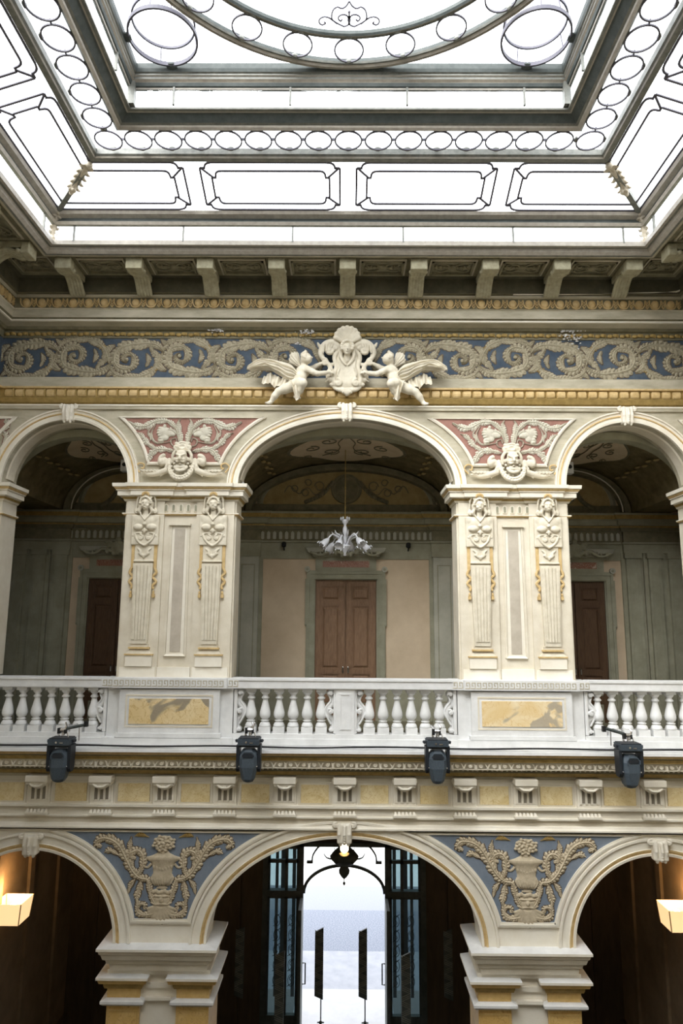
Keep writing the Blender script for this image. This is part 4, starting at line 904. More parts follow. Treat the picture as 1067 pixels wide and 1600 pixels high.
# ================================================================== CARTOUCHE AND PUTTI
def cartouche():
    S=Sculpt((-.48,-.34,-.42),(.48,.06,.66),.0105)
    S.ell((0,-.04,-.02),(.20,.10,.32),k=.02); S.ell((0,-.05,-.16),(.20,.09,.16),k=.04); S.box((0,-.03,.12),(.15,.08,.14),.05,k=.05)
    for s in (-1,1):
        S.chain([(s*.10,-.09,.30),(s*.19,-.09,.18),(s*.165,-.10,.02),(s*.205,-.10,-.12),(s*.18,-.09,-.24),(s*.09,-.08,-.29)],[.03,.034,.03,.036,.036,.03],k=.008,n=4)
        S.volute((s*.255,.27),.085,.014,1.4,.036,0,a0=PI*.9 if s>0 else PI*.1,hand=-s,y=-.11); S.chain([(s*.12,-.10,.33),(s*.22,-.12,.385),(s*.34,-.11,.35),(s*.40,-.09,.24),(s*.36,-.08,.14)],[.035,.05,.05,.045,.03],k=.008,n=4)
        for q in range(4): S.cap((s*(.20+.05*q),-.16,.40-.02*q),(s*(.24+.04*q),-.14,.31-.03*q),.012,k=.004)
        S.chain([(s*.38,-.08,.30),(s*.43,-.07,.36),(s*.45,-.06,.40)],[.035,.025,.015])
        S.volute((s*.345,.095),.05,.012,1.2,.026,0,a0=PI*.5,hand=s,y=-.10); S.chain([(s*.30,-.09,.09),(s*.25,-.09,.0),(s*.30,-.09,-.08),(s*.26,-.08,-.18)],[.03,.035,.03,.03],n=3)
        for q in range(4): S.cap((s*(.24+.012*q),-.11,-.02-.05*q),(s*(.30+.01*q),-.10,-.05-.05*q),.012,k=.004)
        S.volute((s*.135,-.225),.055,.012,1.3,.024,0,a0=PI*.5,hand=s,y=-.13)
        S.chain([(s*.05,-.10,-.33),(s*.14,-.09,-.31),(s*.2,-.08,-.28)],[.035,.03,.02],n=3)
    S.ell((0,-.165,-.06),(.115,.05,.20),op='s',k=.02); S.ell((0,-.10,-.35),(.07,.05,.05));
    for s in (-1,1): S.chain([(s*.125,-.12,.12),(s*.115,-.135,.0),(s*.14,-.13,-.1),(s*.10,-.13,-.19)],.012,k=.004,n=3)
    for s in (-1,1):
        for q in range(5): S.ell((s*(.235+.01*(q%2)),-.09,.06-.075*q),(.035,.03,.03),k=.006)
    S.ell((0,-.10,-.385),(.03,.04,.03))
    for q in (-2,-1,0,1,2): S.cap((q*.02,-.14,-.31),(q*.035,-.13,-.38),.010,k=.003)
    # shell
    for q in range(9):
        a=PI/2+(q-4)*.37; S.cap((0,-.10,.36),(.175*math.cos(a),-.17,.42+.175*math.sin(a)*.95),.022,.042,k=.004)
    S.ell((0,-.08,.42),(.13,.05,.13),k=.01)
    # female head bent forward
    S.ell((0,-.19,.26),(.070,.08,.088),k=.01); S.ell((0,-.22,.19),(.035,.035,.03),k=.015); S.cap((0,-.12,.12),(0,-.16,.2),.045,.04,k=.015)
    S.chain([(0,-.265,.275),(0,-.285,.235),(0,-.288,.228)],[.008,.012,.014],k=.005)
    for s in (-1,1):
        S.ell((s*.030,-.268,.262),(.018,.014,.010),op='s',k=.005); S.ell((s*.030,-.255,.261),(.012,.01,.008),k=.002); S.cap((s*.012,-.268,.285),(s*.05,-.25,.285),.008,k=.005)
        for q in range(6): a=PI/2-q*.42; S.ell((s*.085*math.cos(a),-.20,.29+.085*math.sin(a)),(.03,.05,.026),k=.004)
        S.chain([(s*.085,-.17,.26),(s*.10,-.15,.18),(s*.07,-.14,.10),(s*.02,-.14,.04)],[.03,.028,.024,.014],k=.005,n=3)
    S.cap((-.018,-.268,.205),(.018,-.268,.205),.008,k=.003); S.ell((0,-.16,.365),(.06,.06,.03))
    return S.build('shield_body',SCULPT)
ca=E('cartouche',(0.0,9.93,11.29),'scrolled stucco shield crowned by a shell and a woman\'s head, centre of the frieze','sculpture')
o=O('shield_body',cartouche(),parent=ca,world=False); o.scale=(1.,1.,1.05); o.location=(0,0,.02)
def putto():
    # faces +x; origin at the cartouche centre level; built for the left side
    S=Sculpt((-1.30,-.42,-.60),(-.14,.10,.36),.0095)
    h=(-.615,-.20,.135)
    S.ell(h,(.085,.085,.088),k=.01,rot=(-.5,'Y')); S.ell((h[0]+.03,h[1]-.02,h[2]-.03),(.055,.06,.05),k=.02)
    # face turned up and toward the shield
    for sy in (-1,1): S.ell((h[0]+.072,h[1]-.012+sy*.030-.01,h[2]+.030),(.012,.016,.012),op='s',k=.005)
    S.ell((h[0]+.088,h[1]-.025,h[2]+.008),(.018,.016,.014),k=.008); S.ell((h[0]+.072,h[1]-.03,h[2]-.028),(.016,.024,.008),k=.004); S.ell((h[0]+.055,h[1]-.055,h[2]-.008),(.03,.025,.028),k=.012); S.ell((h[0]+.05,h[1]-.02,h[2]-.055),(.022,.022,.016),k=.012)
    for q in range(26):
        a=random.uniform(0,2*PI); b=random.uniform(-.3,1.2); x=-.062*math.cos(b)*abs(math.cos(a))-.01; S.ell((h[0]+x,h[1]+.075*math.cos(b)*math.sin(a),h[2]+.075*math.sin(b)+.015),random.uniform(.02,.03),k=.004)
    S.ell((h[0]-.01,h[1]-.01,h[2]+.105),(.022,.02,.028),k=.008); S.ell((h[0]-.01,h[1]-.085,h[2]-.01),(.018,.012,.022),k=.005)
    # torso
    S.cap((-.64,-.17,.03),(-.66,-.18,.09),.042,k=.02); S.ell((-.665,-.17,-.06),(.105,.085,.10),k=.03,rot=(-.4,'Y')); S.ell((-.70,-.19,-.17),(.095,.09,.10),k=.03,rot=(-.4,'Y')); S.ell((-.77,-.18,-.27),(.11,.09,.085),k=.03)
    S.ell((-.63,-.245,-.06),(.035,.02,.03),k=.02); S.ell((-.70,-.285,-.17),(.01,.012,.012),op='s',k=.006)
    # front arm to the shield with hand
    S.chain([(-.60,-.22,-.035),(-.50,-.26,-.10),(-.44,-.26,-.125),(-.34,-.22,-.10),(-.285,-.19,-.075)],[.052,.043,.04,.034,.026],k=.015)
    S.ell((-.262,-.18,-.065),(.032,.022,.024),k=.01)
    for q in range(4): S.chain([(-.245,-.175-.010*q+.01,-.055-.010*q),(-.215,-.168-.009*q+.01,-.045-.014*q),(-.195,-.155-.008*q,-.052-.015*q)],[.0095,.0088,.007],k=.002)
    S.chain([(-.262,-.17,-.045),(-.24,-.175,-.022),(-.222,-.17,-.012)],[.011,.010,.008],k=.003)
    # rear arm up on the scroll
    S.chain([(-.63,-.11,-.01),(-.54,-.06,.03),(-.47,-.05,.075),(-.40,-.08,.10)],[.05,.042,.036,.028],k=.015); S.ell((-.375,-.09,.105),(.03,.024,.024),k=.01)
    for q in range(4): S.chain([(-.36,-.10,.115-.010*q),(-.33,-.11,.115-.012*q),(-.315,-.10,.105-.012*q)],[.009,.0085,.007],k=.002)
    # bent front leg
    S.chain([(-.76,-.21,-.29),(-.70,-.30,-.29),(-.655,-.345,-.30)],[.085,.08,.066],k=.02); S.ell((-.645,-.35,-.30),(.06,.055,.06),k=.02)
    S.chain([(-.65,-.34,-.31),(-.70,-.28,-.40),(-.75,-.22,-.46)],[.058,.052,.034],k=.015); S.chain([(-.76,-.21,-.47),(-.70,-.24,-.495)],[.032,.02],k=.01)
    # stretched rear leg
    S.chain([(-.82,-.17,-.29),(-.93,-.20,-.345),(-1.02,-.21,-.385)],[.085,.072,.055],k=.02); S.chain([(-1.02,-.21,-.385),(-1.075,-.20,-.455),(-1.13,-.19,-.54)],[.055,.052,.030],k=.012)
    S.chain([(-1.13,-.19,-.545),(-1.165,-.22,-.575),(-1.195,-.25,-.58)],[.032,.028,.018],k=.008)
    for q in range(4): S.ell((-1.20+.006*q,-.252-.0+.014*(q-1.5),-.578),.0095,k=.003)
    return S
pu=E('putto',(0,9.93,11.29),'winged stucco putto left of the shield, leg stretched to the left','sculpture',group='putti flanking the shield')
o=O('body',putto().build('putto_body',SCULPT),parent=pu,world=False)
def sheet(fn,nu,nv,th,mt):
    m=MB(); v=[];f=[]
    for i in range(nu+1):
        for j in range(nv+1): v.append(fn(i/nu,j/nv))
    for i in range(nu):
        for j in range(nv): a=i*(nv+1)+j; f.append((a,a+1,a+nv+2,a+nv+1))
    n=len(v); vv=v+[(p[0],p[1]+th,p[2]) for p in v]; ff=f+[tuple(k+n for k in q[::-1]) for q in f]
    b=[i*(nv+1) for i in range(nu+1)]; b2=[i*(nv+1)+nv for i in range(nu+1)]
    for A in (b,b2,list(range(nv+1)),[nu*(nv+1)+j for j in range(nv+1)]):
        for p,q in zip(A,A[1:]): ff.append((p,q,q+n,p+n))
    m.add(vv,ff,mt); return m
def wing(u,v):   # feathered wing behind the head
    a=.35+.95*v; r=.05+.30*u*(1-.35*abs(v-.45)); saw=.03*u*abs(math.sin(v*PI*5.5))
    return (-.68-(r-saw)*math.cos(a)*.75,-.10-.05*math.sin(PI*v)-.012*abs(math.sin(v*PI*5.5)),.0+(r-saw)*math.sin(a))
O('wing',sheet(wing,8,30,.02,SCULPT),SCULPT,parent=pu,smooth=True,world=False)
top=catmull([(-.74,-.08),(-.86,.05),(-1.05,.095),(-1.22,.14),(-1.36,.10),(-1.47,.02),(-1.50,-.05)],8); bot=catmull([(-.76,-.20),(-.86,-.20),(-.96,-.16),(-1.05,-.10),(-1.16,-.055),(-1.30,-.045),(-1.42,-.10)],8)
def drape1(u,v):
    k=u*(len(top)-1); i=min(int(k),len(top)-2); t=k-i; a=top[i]*(1-t)+top[i+1]*t; b=bot[i]*(1-t)+bot[i+1]*t
    f=.04*abs(math.sin(v*PI*2.6+u*2.5))+.022*math.sin(v*PI*9+u*9); s=math.sin(PI*v)
    return (a[0]*(1-v)+b[0]*v,-.16-f-.07*s-.03*u,a[1]*(1-v)+b[1]*v+.012*math.sin(u*22)*(1-abs(v-.5)))
O('drapery',sheet(drape1,48,20,.02,SCULPT),SCULPT,parent=pu,smooth=True,world=False)
t2=catmull([(-.80,-.12),(-.90,-.16),(-1.02,-.14),(-1.15,-.08),(-1.25,-.14)],8); b2=catmull([(-.86,-.33),(-.95,-.33),(-1.06,-.30),(-1.16,-.26),(-1.28,-.24)],8)
def drape2(u,v):
    k=u*(len(t2)-1); i=min(int(k),len(t2)-2); t=k-i; a=t2[i]*(1-t)+t2[i+1]*t; b=b2[i]*(1-t)+b2[i+1]*t
    f=.045*abs(math.sin(u*PI*4.5+v*1.5))+.016*math.sin(u*PI*17)
    return (a[0]*(1-v)+b[0]*v,-.13-f-.03*v,a[1]*(1-v)+b[1]*v+.02*math.sin(u*19)*v)
O('drapery',sheet(drape2,48,10,.02,SCULPT),SCULPT,parent=pu,smooth=True,world=False)
def drape3(u,v):   # loincloth hanging over the thigh
    x=-.86+.20*u+.06*v*(1-u); z=-.22-.06*math.sin(PI*u)-v*(.14+.14*math.sin(PI*min(1,u*1.1))); return (x,-.28-.03*math.sin(u*PI*5)-.03*math.sin(PI*v)-.05*(u),z)
O('loincloth',sheet(drape3,24,10,.02,SCULPT),SCULPT,parent=pu,smooth=True,world=False)
p2=dup(pu,(0,9.93,11.29),'winged stucco putto right of the shield, leg stretched to the right',sx=-1)
# ================================================================== BALUSTRADE
YB_=9.93
prof=[(.058,0),(.058,.055),(.05,.06),(.056,.075),(.056,.095),(.036,.115),(.034,.13),(.044,.14),(.044,.15),(.05,.165),(.070,.20),(.074,.235),(.066,.28),(.050,.34),(.038,.39),(.032,.42),(.034,.425),(.056,.43),(.052,.445),(.036,.465),(.034,.478),(.05,.488),(.055,.50),(.055,.53)]
def bal():
    m=MB(); m.box(-.080,.080,-.080,.080,0,.085,WHITE)
    m.lathe([(.080,.085),(.079,.105),(.066,.135),(.047,.152),(.045,.157),(.060,.162),(.060,.174),(.042,.182),(.046,.192),(.068,.212),(.078,.245),(.076,.28),(.064,.33),(.050,.385),(.039,.43),(.035,.455),(.037,.458),(.056,.472),(.054,.484),(.038,.500),(.035,.515),(.050,.530),(.060,.545),(.064,.562)],18,(0,0,0),WHITE); m.box(-.070,.070,-.070,.070,.562,.60,WHITE); return me('baluster',m)
BAL=bal()
for p in BAL.polygons: p.use_smooth=len(p.vertices)==4 and p.area<.004
def console():
    S=Sculpt((-.02,-.10,-.02),(.18,.10,.62),.009)
    S.box((.01,0,.30),(.025,.075,.30),.01)
    S.chain([(.03,0,.57),(.10,0,.55),(.05,0,.47),(.06,0,.40),(.11,0,.34),(.115,0,.26),(.06,0,.20),(.04,0,.12),(.06,0,.05)],[.03,.03,.028,.035,.045,.04,.03,.026,.04],k=.01,n=3)
    for y in (-.075,.075): S.volute((.075,.545),.032,.008,1.2,.014,0,y=y); S.volute((.075,.30),.04,.008,1.2,.014,0,a0=1,y=y); S.volute((.06,.05),.026,.008,1.,.012,0,y=y)
    for y in (-.04,0,.04): S.chain([(.09,y,.50),(.075,y,.44),(.13,y,.37),(.155,y,.29),(.11,y,.2),(.07,y,.13)],.013,k=.004,n=3)
    return S.build('scroll_console',WHITE)
CON=console()
RAILP=[(.0,.0),(.10,.0),(.10,.02),(.115,.03),(.115,.10),(.13,.105),(.13,.125),(.0,.125)]
def rail_run(e,x0,x1,b0,b1):
    m=MB(); y=YB_
    m.box(x0,x1,y-.10,y+.12,6.59,6.61,WHITE); m.box(x0,x1,y-.13,y+.14,6.605,6.71,WHITE); m.box(x0,x1,y-.145,y+.155,6.71,6.735,WHITE); O('handrail',m,parent=e)
    m=MB(); m.box(b0,b1,y-.11,y+.12,5.93,5.99,WHITE); m.box(b0,b1,y-.15,y+.15,5.845,5.93,WHITE); O('base_rail',m,parent=e)
def put_bal(e,xs):
    for x in xs: o=O('baluster',BAL,parent=e); o.location=Vector((x,YB_,5.99))-WP(e)
def put_con(e,x,s): o=O('scroll_console',CON,parent=e); o.location=Vector((x,YB_,5.99))-WP(e); o.scale=(s,1,1)
e=E('balustrade',(0,YB_,5.84),'central white marble balustrade with twelve balusters and a middle post','balustrade',group='balustrades of the upper gallery')
rail_run(e,-1.49,1.49,-1.565,1.565); put_bal(e,[s*(.335+.1975*k) for s in (-1,1) for k in range(6)])
for s in (-1,1): put_con(e,s*1.545,-s); put_con(e,s*.13,s)
m=MB(); m.box(-.13,.13,YB_-.10,YB_+.10,5.99,6.59,WHITE); m.bar([(-.07,YB_-.10,6.06),(.07,YB_-.10,6.06),(.07,YB_-.10,6.53),(-.07,YB_-.10,6.53)],.02,.02,WHITE,closed=True,nrm=(0,-1,0)); O('middle_post',m,parent=e)
for sx,nm in ((-1,'left'),(1,'right')):
    e=E('balustrade',(sx*4.2,YB_,5.84),'white marble balustrade run at the %s end of the gallery front'%nm,'balustrade',group='balustrades of the upper gallery')
    a,b=sorted((sx*3.41,sx*5.3)); c,d=sorted((sx*3.335,sx*5.3)); rail_run(e,a,b,c,d); put_bal(e,[sx*(3.545+.202*k) for k in range(8)]); put_con(e,sx*3.355,sx); put_con(e,sx*5.24,-sx)
# pedestals under the piers
MP=[marble('mottled yellow and grey marble left',(.66,.50,.25),(.74,.60,.36),(.50,.33,.13),(.20,.18,.15),11.3,3.2,.53),marble('mottled yellow and grey marble right',(.70,.52,.26),(.80,.68,.46),(.62,.42,.18),(.33,.30,.25),4.1,3.,.55)]
for i,sx in enumerate((-1,1)):
    nm=('left','right')[i]; cx=sx*2.45
    e=E('pedestal',(cx,9.85,5.84),'stone pedestal with a yellow and grey marble panel under the %s herm pier'%nm,'pedestal',group='pedestals under the herm piers')
    m=MB(); m.box(cx-.88,cx+.88,9.86,10.2,5.84,6.6,WHITE); m.box(cx-.70,cx+.70,9.80,9.86,5.99,6.58,WHITE)
    m.box(cx-.73,cx+.73,9.77,9.86,5.92,5.99,WHITE); m.box(cx-.75,cx+.75,9.75,9.86,5.84,5.93,WHITE); m.box(cx-.9,cx+.9,9.77,9.9,5.835,5.935,WHITE)
    m.bar([(cx-.60,9.80,6.08),(cx+.60,9.80,6.08),(cx+.60,9.80,6.50),(cx-.60,9.80,6.50)],.022,.012,STONE,closed=True,nrm=(0,-1,0)); O('body',m,parent=e)
    m=MB(); m.box(cx-.555,cx+.555,9.788,9.80,6.115,6.455,MP[i]); O('marble_panel',m,parent=e)
    m=MB(); m.box(cx-.80,cx+.80,9.76,10.2,6.60,6.735,WHITE); m.box(cx-.96,cx+.96,9.80,10.2,6.60,6.73,WHITE); c=O('coping',m,parent=e)
    k=MB(); kk=MB()
    def key(x,y,w):
        P=[(0,0),(w,0),(w,.075),(.018,.075),(.018,.035),(w*.6,.035)]; k.bar([(x+p[0],y,6.628+p[1]) for p in P],.011,.008,STONE2,nrm=(0,-1,0))
    x=cx-.785
    while x<cx+.74: key(x,9.76,.062); x+=.0775
    for s in (-1,1):
        for q in range(2): key(cx+s*.88-.07+.075*q,9.80,.06)
    k.mats=k.mats or [STONE2]; g=O('greek_key_band',k,parent=e); g['kind']='stuff'
# ================================================================== LOWER ENTABLATURE
m=MB()
PL=[(.1,5.84,WHITE),(.555,5.84,WHITE),(.56,5.80,GOLD),(.535,5.785,GOLD),(.52,5.76,OLIVE),(.49,5.74,GOLDD),(.47,5.70,GOLDD),(.47,5.69,STONE2),(.44,5.68,STONE),(.40,5.585,STONE2),(.40,5.575,GOLDD),(.34,5.565,OLIVE),(.335,5.53,GOLDD),(.31,5.50,GOLDD),(.285,5.475,OLIVE),(.24,5.46,STONE2),(.215,5.42,STONE2),(.205,5.42,CREAM),
    (.205,5.075,CREAM),(.27,5.07,CREAM),(.27,5.04,STONE2),(.225,5.035,CREAM),(.225,4.93,CREAM),(.25,4.925,CREAM),(.25,4.905,STONE),(.215,4.90,STONE),(.215,4.83,CREAM),(.235,4.825,CREAM),(.245,4.80,CREAM),(.27,4.785,CREAM),(.27,4.765,STONE),(.2,4.755,STONE),(.2,4.73,STONE)]
ring(m,[(a,b) for a,b,_ in PL],[c for _,_,c in PL][:-1])
t6=tag(O('trim_6',m),'pale lower entablature with broad white ledge, marble inlays and scrolled brackets','trim',kind='structure')
# scrolled band pieces
S=Sculpt((-.17,-.05,-.06),(.17,.03,.06),.0065)
for s in (-1,1):
    S.chain([(-.15*s if s>0 else .15,0,-.04),(0,-.01,-.045),(.0,-.01,-.045)],.008)
    S.volute((s*.075,0.0),.034,.006,1.3,.011,0,a0=PI*.5,hand=s,y=-.008)
S.chain([(-.16,-.004,-.04),(-.12,-.012,.03),(-.04,-.012,.045),(0,-.012,.0),(.04,-.012,.045),(.12,-.012,.03),(.16,-.004,-.04)],.011,n=4); S.ell((0,-.01,-.02),(.02,.018,.035)); 
SB=S.build('scroll_ornament',STONE)
for k in range(32):
    o=O('scroll_ornament',SB,parent=t6); o.location=((k-15.5)*.318,9.575,5.632); o.rotation_euler=(-.36,0,0)
m=MB()
for k in range(150): x=-4.9+k*.0655; m.ball((x,9.615,5.578),.018,6,STONE)
o=O('bead_row',m,parent=t6); o['kind']='stuff'
S=Sculpt((-.19,-.20,-.42),(.19,.04,.06),.0085)
S.box((0,-.03,-.02),(.155,.13,.045),.01); S.box((0,-.02,-.07),(.145,.12,.03),.01); S.chain([(-.09,-.06,-.07),(0,-.06,-.09),(.09,-.06,-.07)],[.05,.075,.05],n=3); S.chain([(-.10,-.135,-.075),(-.05,-.14,-.115),(.05,-.14,-.115),(.10,-.135,-.075)],.012,n=3)
for s in (-1,1): S.ell((s*.15,-.06,-.03),(.02,.07,.035))
CPS=S.build('bracket_cap',CREAM)
gm=mat('taupe flute recess',(.26,.23,.18),.85)
m=MB(); m.box(-.15,.15,-.03,0,-.34,-.08,CREAM)
for u in (-.075,0,.075): m.box(u-.021,u+.021,-.034,-.028,-.30,-.11,gm)
for u in (-.111,-.0375,.0375,.111): m.box(u-.014,u+.014,-.05,-.03,-.31,-.1,CREAM)
m.box(-.155,.155,-.035,0,-.365,-.33,CREAM)
BB=me('bracket_body',m)
m=MB(); m.box(-.155,.155,-.06,0,-.055,-.025,CREAM)
for q in range(6): m.taper(-.148+.05*q,-.148+.05*q+.046,-.148+.05*q+.012,-.148+.05*q+.034,-.055,0,-.03,0,-.03,.012,CREAM)
GU=me('guttae',m)
CX=[-4.98,-4.16,-3.30,-2.44,-1.62,-.81,0,.81,1.62,2.44,3.30,4.16,4.98]
for x in CX:
    o=O('scroll_bracket',CPS,parent=t6); o.location=(x,9.79,5.43)
    b=O('triglyph',BB,parent=o,world=False)
    g=O('guttae',GU,parent=o,world=False); g.location=(0,-.02,-.44)
for i,(a,b) in enumerate(zip(CX,CX[1:])):
    c=(a+b)/2; w=(b-a)/2-.155-.06
    m=MB(); m.box(c-w,c+w,9.775,9.797,5.10,5.335,M_YEL(i%4)); o=O('marble_inlay',m,parent=t6)
    m=MB(); m.bar([(c-w-.02,9.795,5.085),(c+w+.02,9.795,5.085),(c+w+.02,9.795,5.35),(c-w-.02,9.795,5.35)],.03,.03,STONE,closed=True,nrm=(0,-1,0)); O('inlay_frame',m,parent=t6)
# ================================================================== LOWER PIERS
YELP=mat('ochre painted capital',(.55,.36,.12),.6,(.68,.48,.20),6,.1,60)
YM=marble('ochre veined marble pier',(.62,.40,.13),(.72,.52,.22),(.45,.26,.08),(.50,.36,.16),2.2,4,.7)
C1=[(0,2.99),(.02,3.0),(.03,3.08),(.06,3.10),(.07,3.14),(.10,3.16),(.12,3.22),(.14,3.24),(.15,3.28),(.17,3.285),(.17,3.315),(.0,3.33)]
C1M=[STONE]*8+[GOLDD]+[CREAM,WHITE]
C2=[(0,2.70),(.003,2.76),(.03,2.77),(.045,2.81),(.045,2.83),(.09,2.85),(.105,2.89),(.105,2.90),(.125,2.905),(.125,2.935),(0,2.95)]
C2M=[YELP,YELP,GOLDD,GOLDD,YELP,YELP,YELP,CREAM,CREAM,WHITE]
C3=[(0,2.56),(.04,2.57),(.07,2.60),(.07,2.63),(0,2.65)]
for sx,nm in ((-1,'left'),(1,'right')):
    cx=sx*2.43
    e=E('ground_floor_pier',(cx,9.8,0),'%s ground floor pier with stepped capitals and yellow marble panels'%nm,'pillar',group='ground floor piers')
    m=MB(); m.box(cx-.615,cx+.615,9.8,10.5,3.0,3.33,CREAM); m.box(cx-.675,cx+.675,9.82,10.5,2.94,3.0,CREAM); strip(m,C1,cx-.615,cx+.615,9.8,C1M,ends=10.5); O('impost_block',m,parent=e)
    m=MB(); m.box(cx-.58,cx+.58,9.88,10.5,0,3.0,CREAM); O('core',m,parent=e)
    for s in (-1,1):
        c=cx+s*.455
        m=MB(); m.box(c-.215,c+.215,9.842,10.5,0,2.66,YM); m.box(c-.215,c+.215,9.842,10.5,2.66,2.93,YELP); strip(m,C2,c-.215,c+.215,9.84,C2M,ends=10.5); strip(m,C3,c-.215,c+.215,9.84,[WHITE]*4,ends=10.5)
        m.bar([(c-.19,9.84,.2),(c+.19,9.84,.2),(c+.19,9.84,2.5),(c-.19,9.84,2.5)],.02,.015,YELP,closed=True,nrm=(0,-1,0)); O('pilaster',m,parent=e)
    m=MB()
    for z0,z1,d in ((2.90,2.99,.02),(2.76,2.82,.03),(2.62,2.66,.05)): m.box(cx-.17,cx+.17,9.88-d,9.88,z0,z1,CREAM)
    O('centre_moulding',m,parent=e)
for sx,nm in ((-1,'left'),(1,'right')):
    a,b=sorted((sx*5.33,sx*5.45)); m=MB(); m.box(a,b,9.8,10.3,0,3.33,CREAM); tag(O('corner_pilaster',m),'narrow corner pilaster at the %s end of the ground floor arcade'%nm,'pilaster',group='ground floor corner pilasters')
# ================================================================== SKYLIGHT
sk=E('skylight',(0,CY,13.5),'large square glazed skylight of painted iron with ring tracery over the court','skylight')
def sq(M,h,z): return [(-h,CY+h,z),(h,CY+h,z),(h,CY-h,z),(-h,CY-h,z)]
def beam(name,prof,mts): m=MB(); ring(m,prof,mts); return O(name,m,parent=sk)
beam('lower_glass_sill',[(1.19,12.70),(1.23,12.70),(1.24,12.76),(1.19,12.76)],METALL)
beam('cove_foot_beam',[(1.21,12.98),(1.26,12.98),(1.28,13.02),(1.24,13.06),(1.24,13.09),(1.30,13.12),(1.32,13.16),(1.28,13.19),(1.20,13.18)],[METAL,METALL,METALD,METALD,METALL,METALL,METAL,METAL])
beam('cove_head_beam',[(1.99,13.43),(2.01,13.40),(2.08,13.40),(2.09,13.42),(2.11,13.44),(2.11,13.52),(2.0,13.52)],[METAL,METAL,METALL,METAL,METAL,METAL])
beam('heavy_inner_beam',[(2.50,13.52),(2.50,13.46),(2.53,13.44),(2.56,13.46),(2.57,13.48),(2.60,13.49),(2.66,13.55),(2.68,13.56),(2.69,13.56),(2.71,13.57),(2.70,13.56),(2.735,13.565),(2.735,13.59),(2.71,13.60)],[METAL,METAL,METALL,METALL,METAL,METALD,METALD,METALL,METALL,METALL,METAL,METAL,METAL])
beam('upper_frame',[(2.70,13.83),(2.73,13.83),(2.735,13.85),(2.75,13.86),(2.76,13.90),(2.74,13.92),(2.77,13.94),(2.77,13.97),(2.785,13.98),(2.785,14.0),(2.80,14.01),(2.81,14.05),(2.81,14.12),(2.7,14.12)],[METAL,METALL,METALD,METALD,METALL,METALL,METAL,METALL,METAL,METAL,METALD,METALD,METALD])
def H2(q): return HW-q
# glass
def quads(name,q0,z0,q1,z1,n,mtl=GLASS):
    for s in range(4):
        for i in range(n):
            a0,a1=sq(None,H2(q0),z0),sq(None,H2(q1),z1); A,B=Vector(a0[s]),Vector(a0[(s+1)%4]); C,D=Vector(a1[s]),Vector(a1[(s+1)%4])
            t0,t1=i/n,(i+1)/n; m=MB(); m.add([A.lerp(B,t0),A.lerp(B,t1),C.lerp(D,t1),C.lerp(D,t0)],[(0,1,2,3)],mtl); O(name,m,parent=sk)
quads('glass_pane',1.215,12.74,1.215,13.0,5); quads('glass_pane',1.30,13.20,2.02,13.47,4); quads('glass_pane',2.07,13.525,2.52,13.525,4); quads('glass_pane',2.725,13.62,2.725,13.86,4)
m=MB(); h=H2(2.8)
for i in range(4):
    for j in range(4):
        m=MB(); a,b=-h+2*h*i/4,-h+2*h*(i+1)/4; c,d=CY-h+2*h*j/4,CY-h+2*h*(j+1)/4; m.add([(a,c,14.13),(b,c,14.13),(b,d,14.13),(a,d,14.13)],[(0,1,2,3)],GLASS); O('glass_pane',m,parent=sk)
def four(name,d,fn):   # place data on each side: fn(side)-> list of local u ; mesh built for front side relative to court centre
    out=[]
    for s in range(4):
        o=O(name,d,parent=sk,world=False); o.location=(0,0,-13.5); o.rotation_euler=(0,0,-s*PI/2); out.append(o)
    return out
# glazing bars
for (q,z0,z1,us) in ((1.225,12.74,13.0,(-3.83,-2.3,-.77,.77,2.3,3.83)),(2.73,13.62,13.86,(-2.1,-.7,.7,2.1))):
    for u in us: m=MB(); m.box(u-.012,u+.012,H2(q)-.015,H2(q)+.015,z0,z1,METAL); four('glazing_bar',me('glazing_bar',m),None)
m=MB(); m.box(-H2(2.73)-.02,-H2(2.73)+.06,H2(2.73)-.06,H2(2.73)+.02,13.6,13.9,METAL); four('corner_post',me('corner_post',m),None)
# ring band
m=MB(); N=28; m.bar([(.165*math.cos(2*PI*i/N),.165*math.sin(2*PI*i/N),0) for i in range(N)],.018,.018,IRON,closed=True)
for a in (PI/2,-PI/2): m.ball((0,.178*math.sin(a),.02),1,8,METAL,(.05,.022,.03))
m.box(.165,.21,-.007,.007,0,.03,IRON); RG=me('tracery_ring',m)
for s in range(4):
    for k in range(-8,8):
        o=O('tracery_ring',RG,parent=sk,world=False); u=k*.375; R=Matrix.Rotation(-s*PI/2,3,'Z'); p=R@Vector((u,H2(2.345),0)); o.location=(p.x,p.y,-.05); o.rotation_euler=(0,0,-s*PI/2)
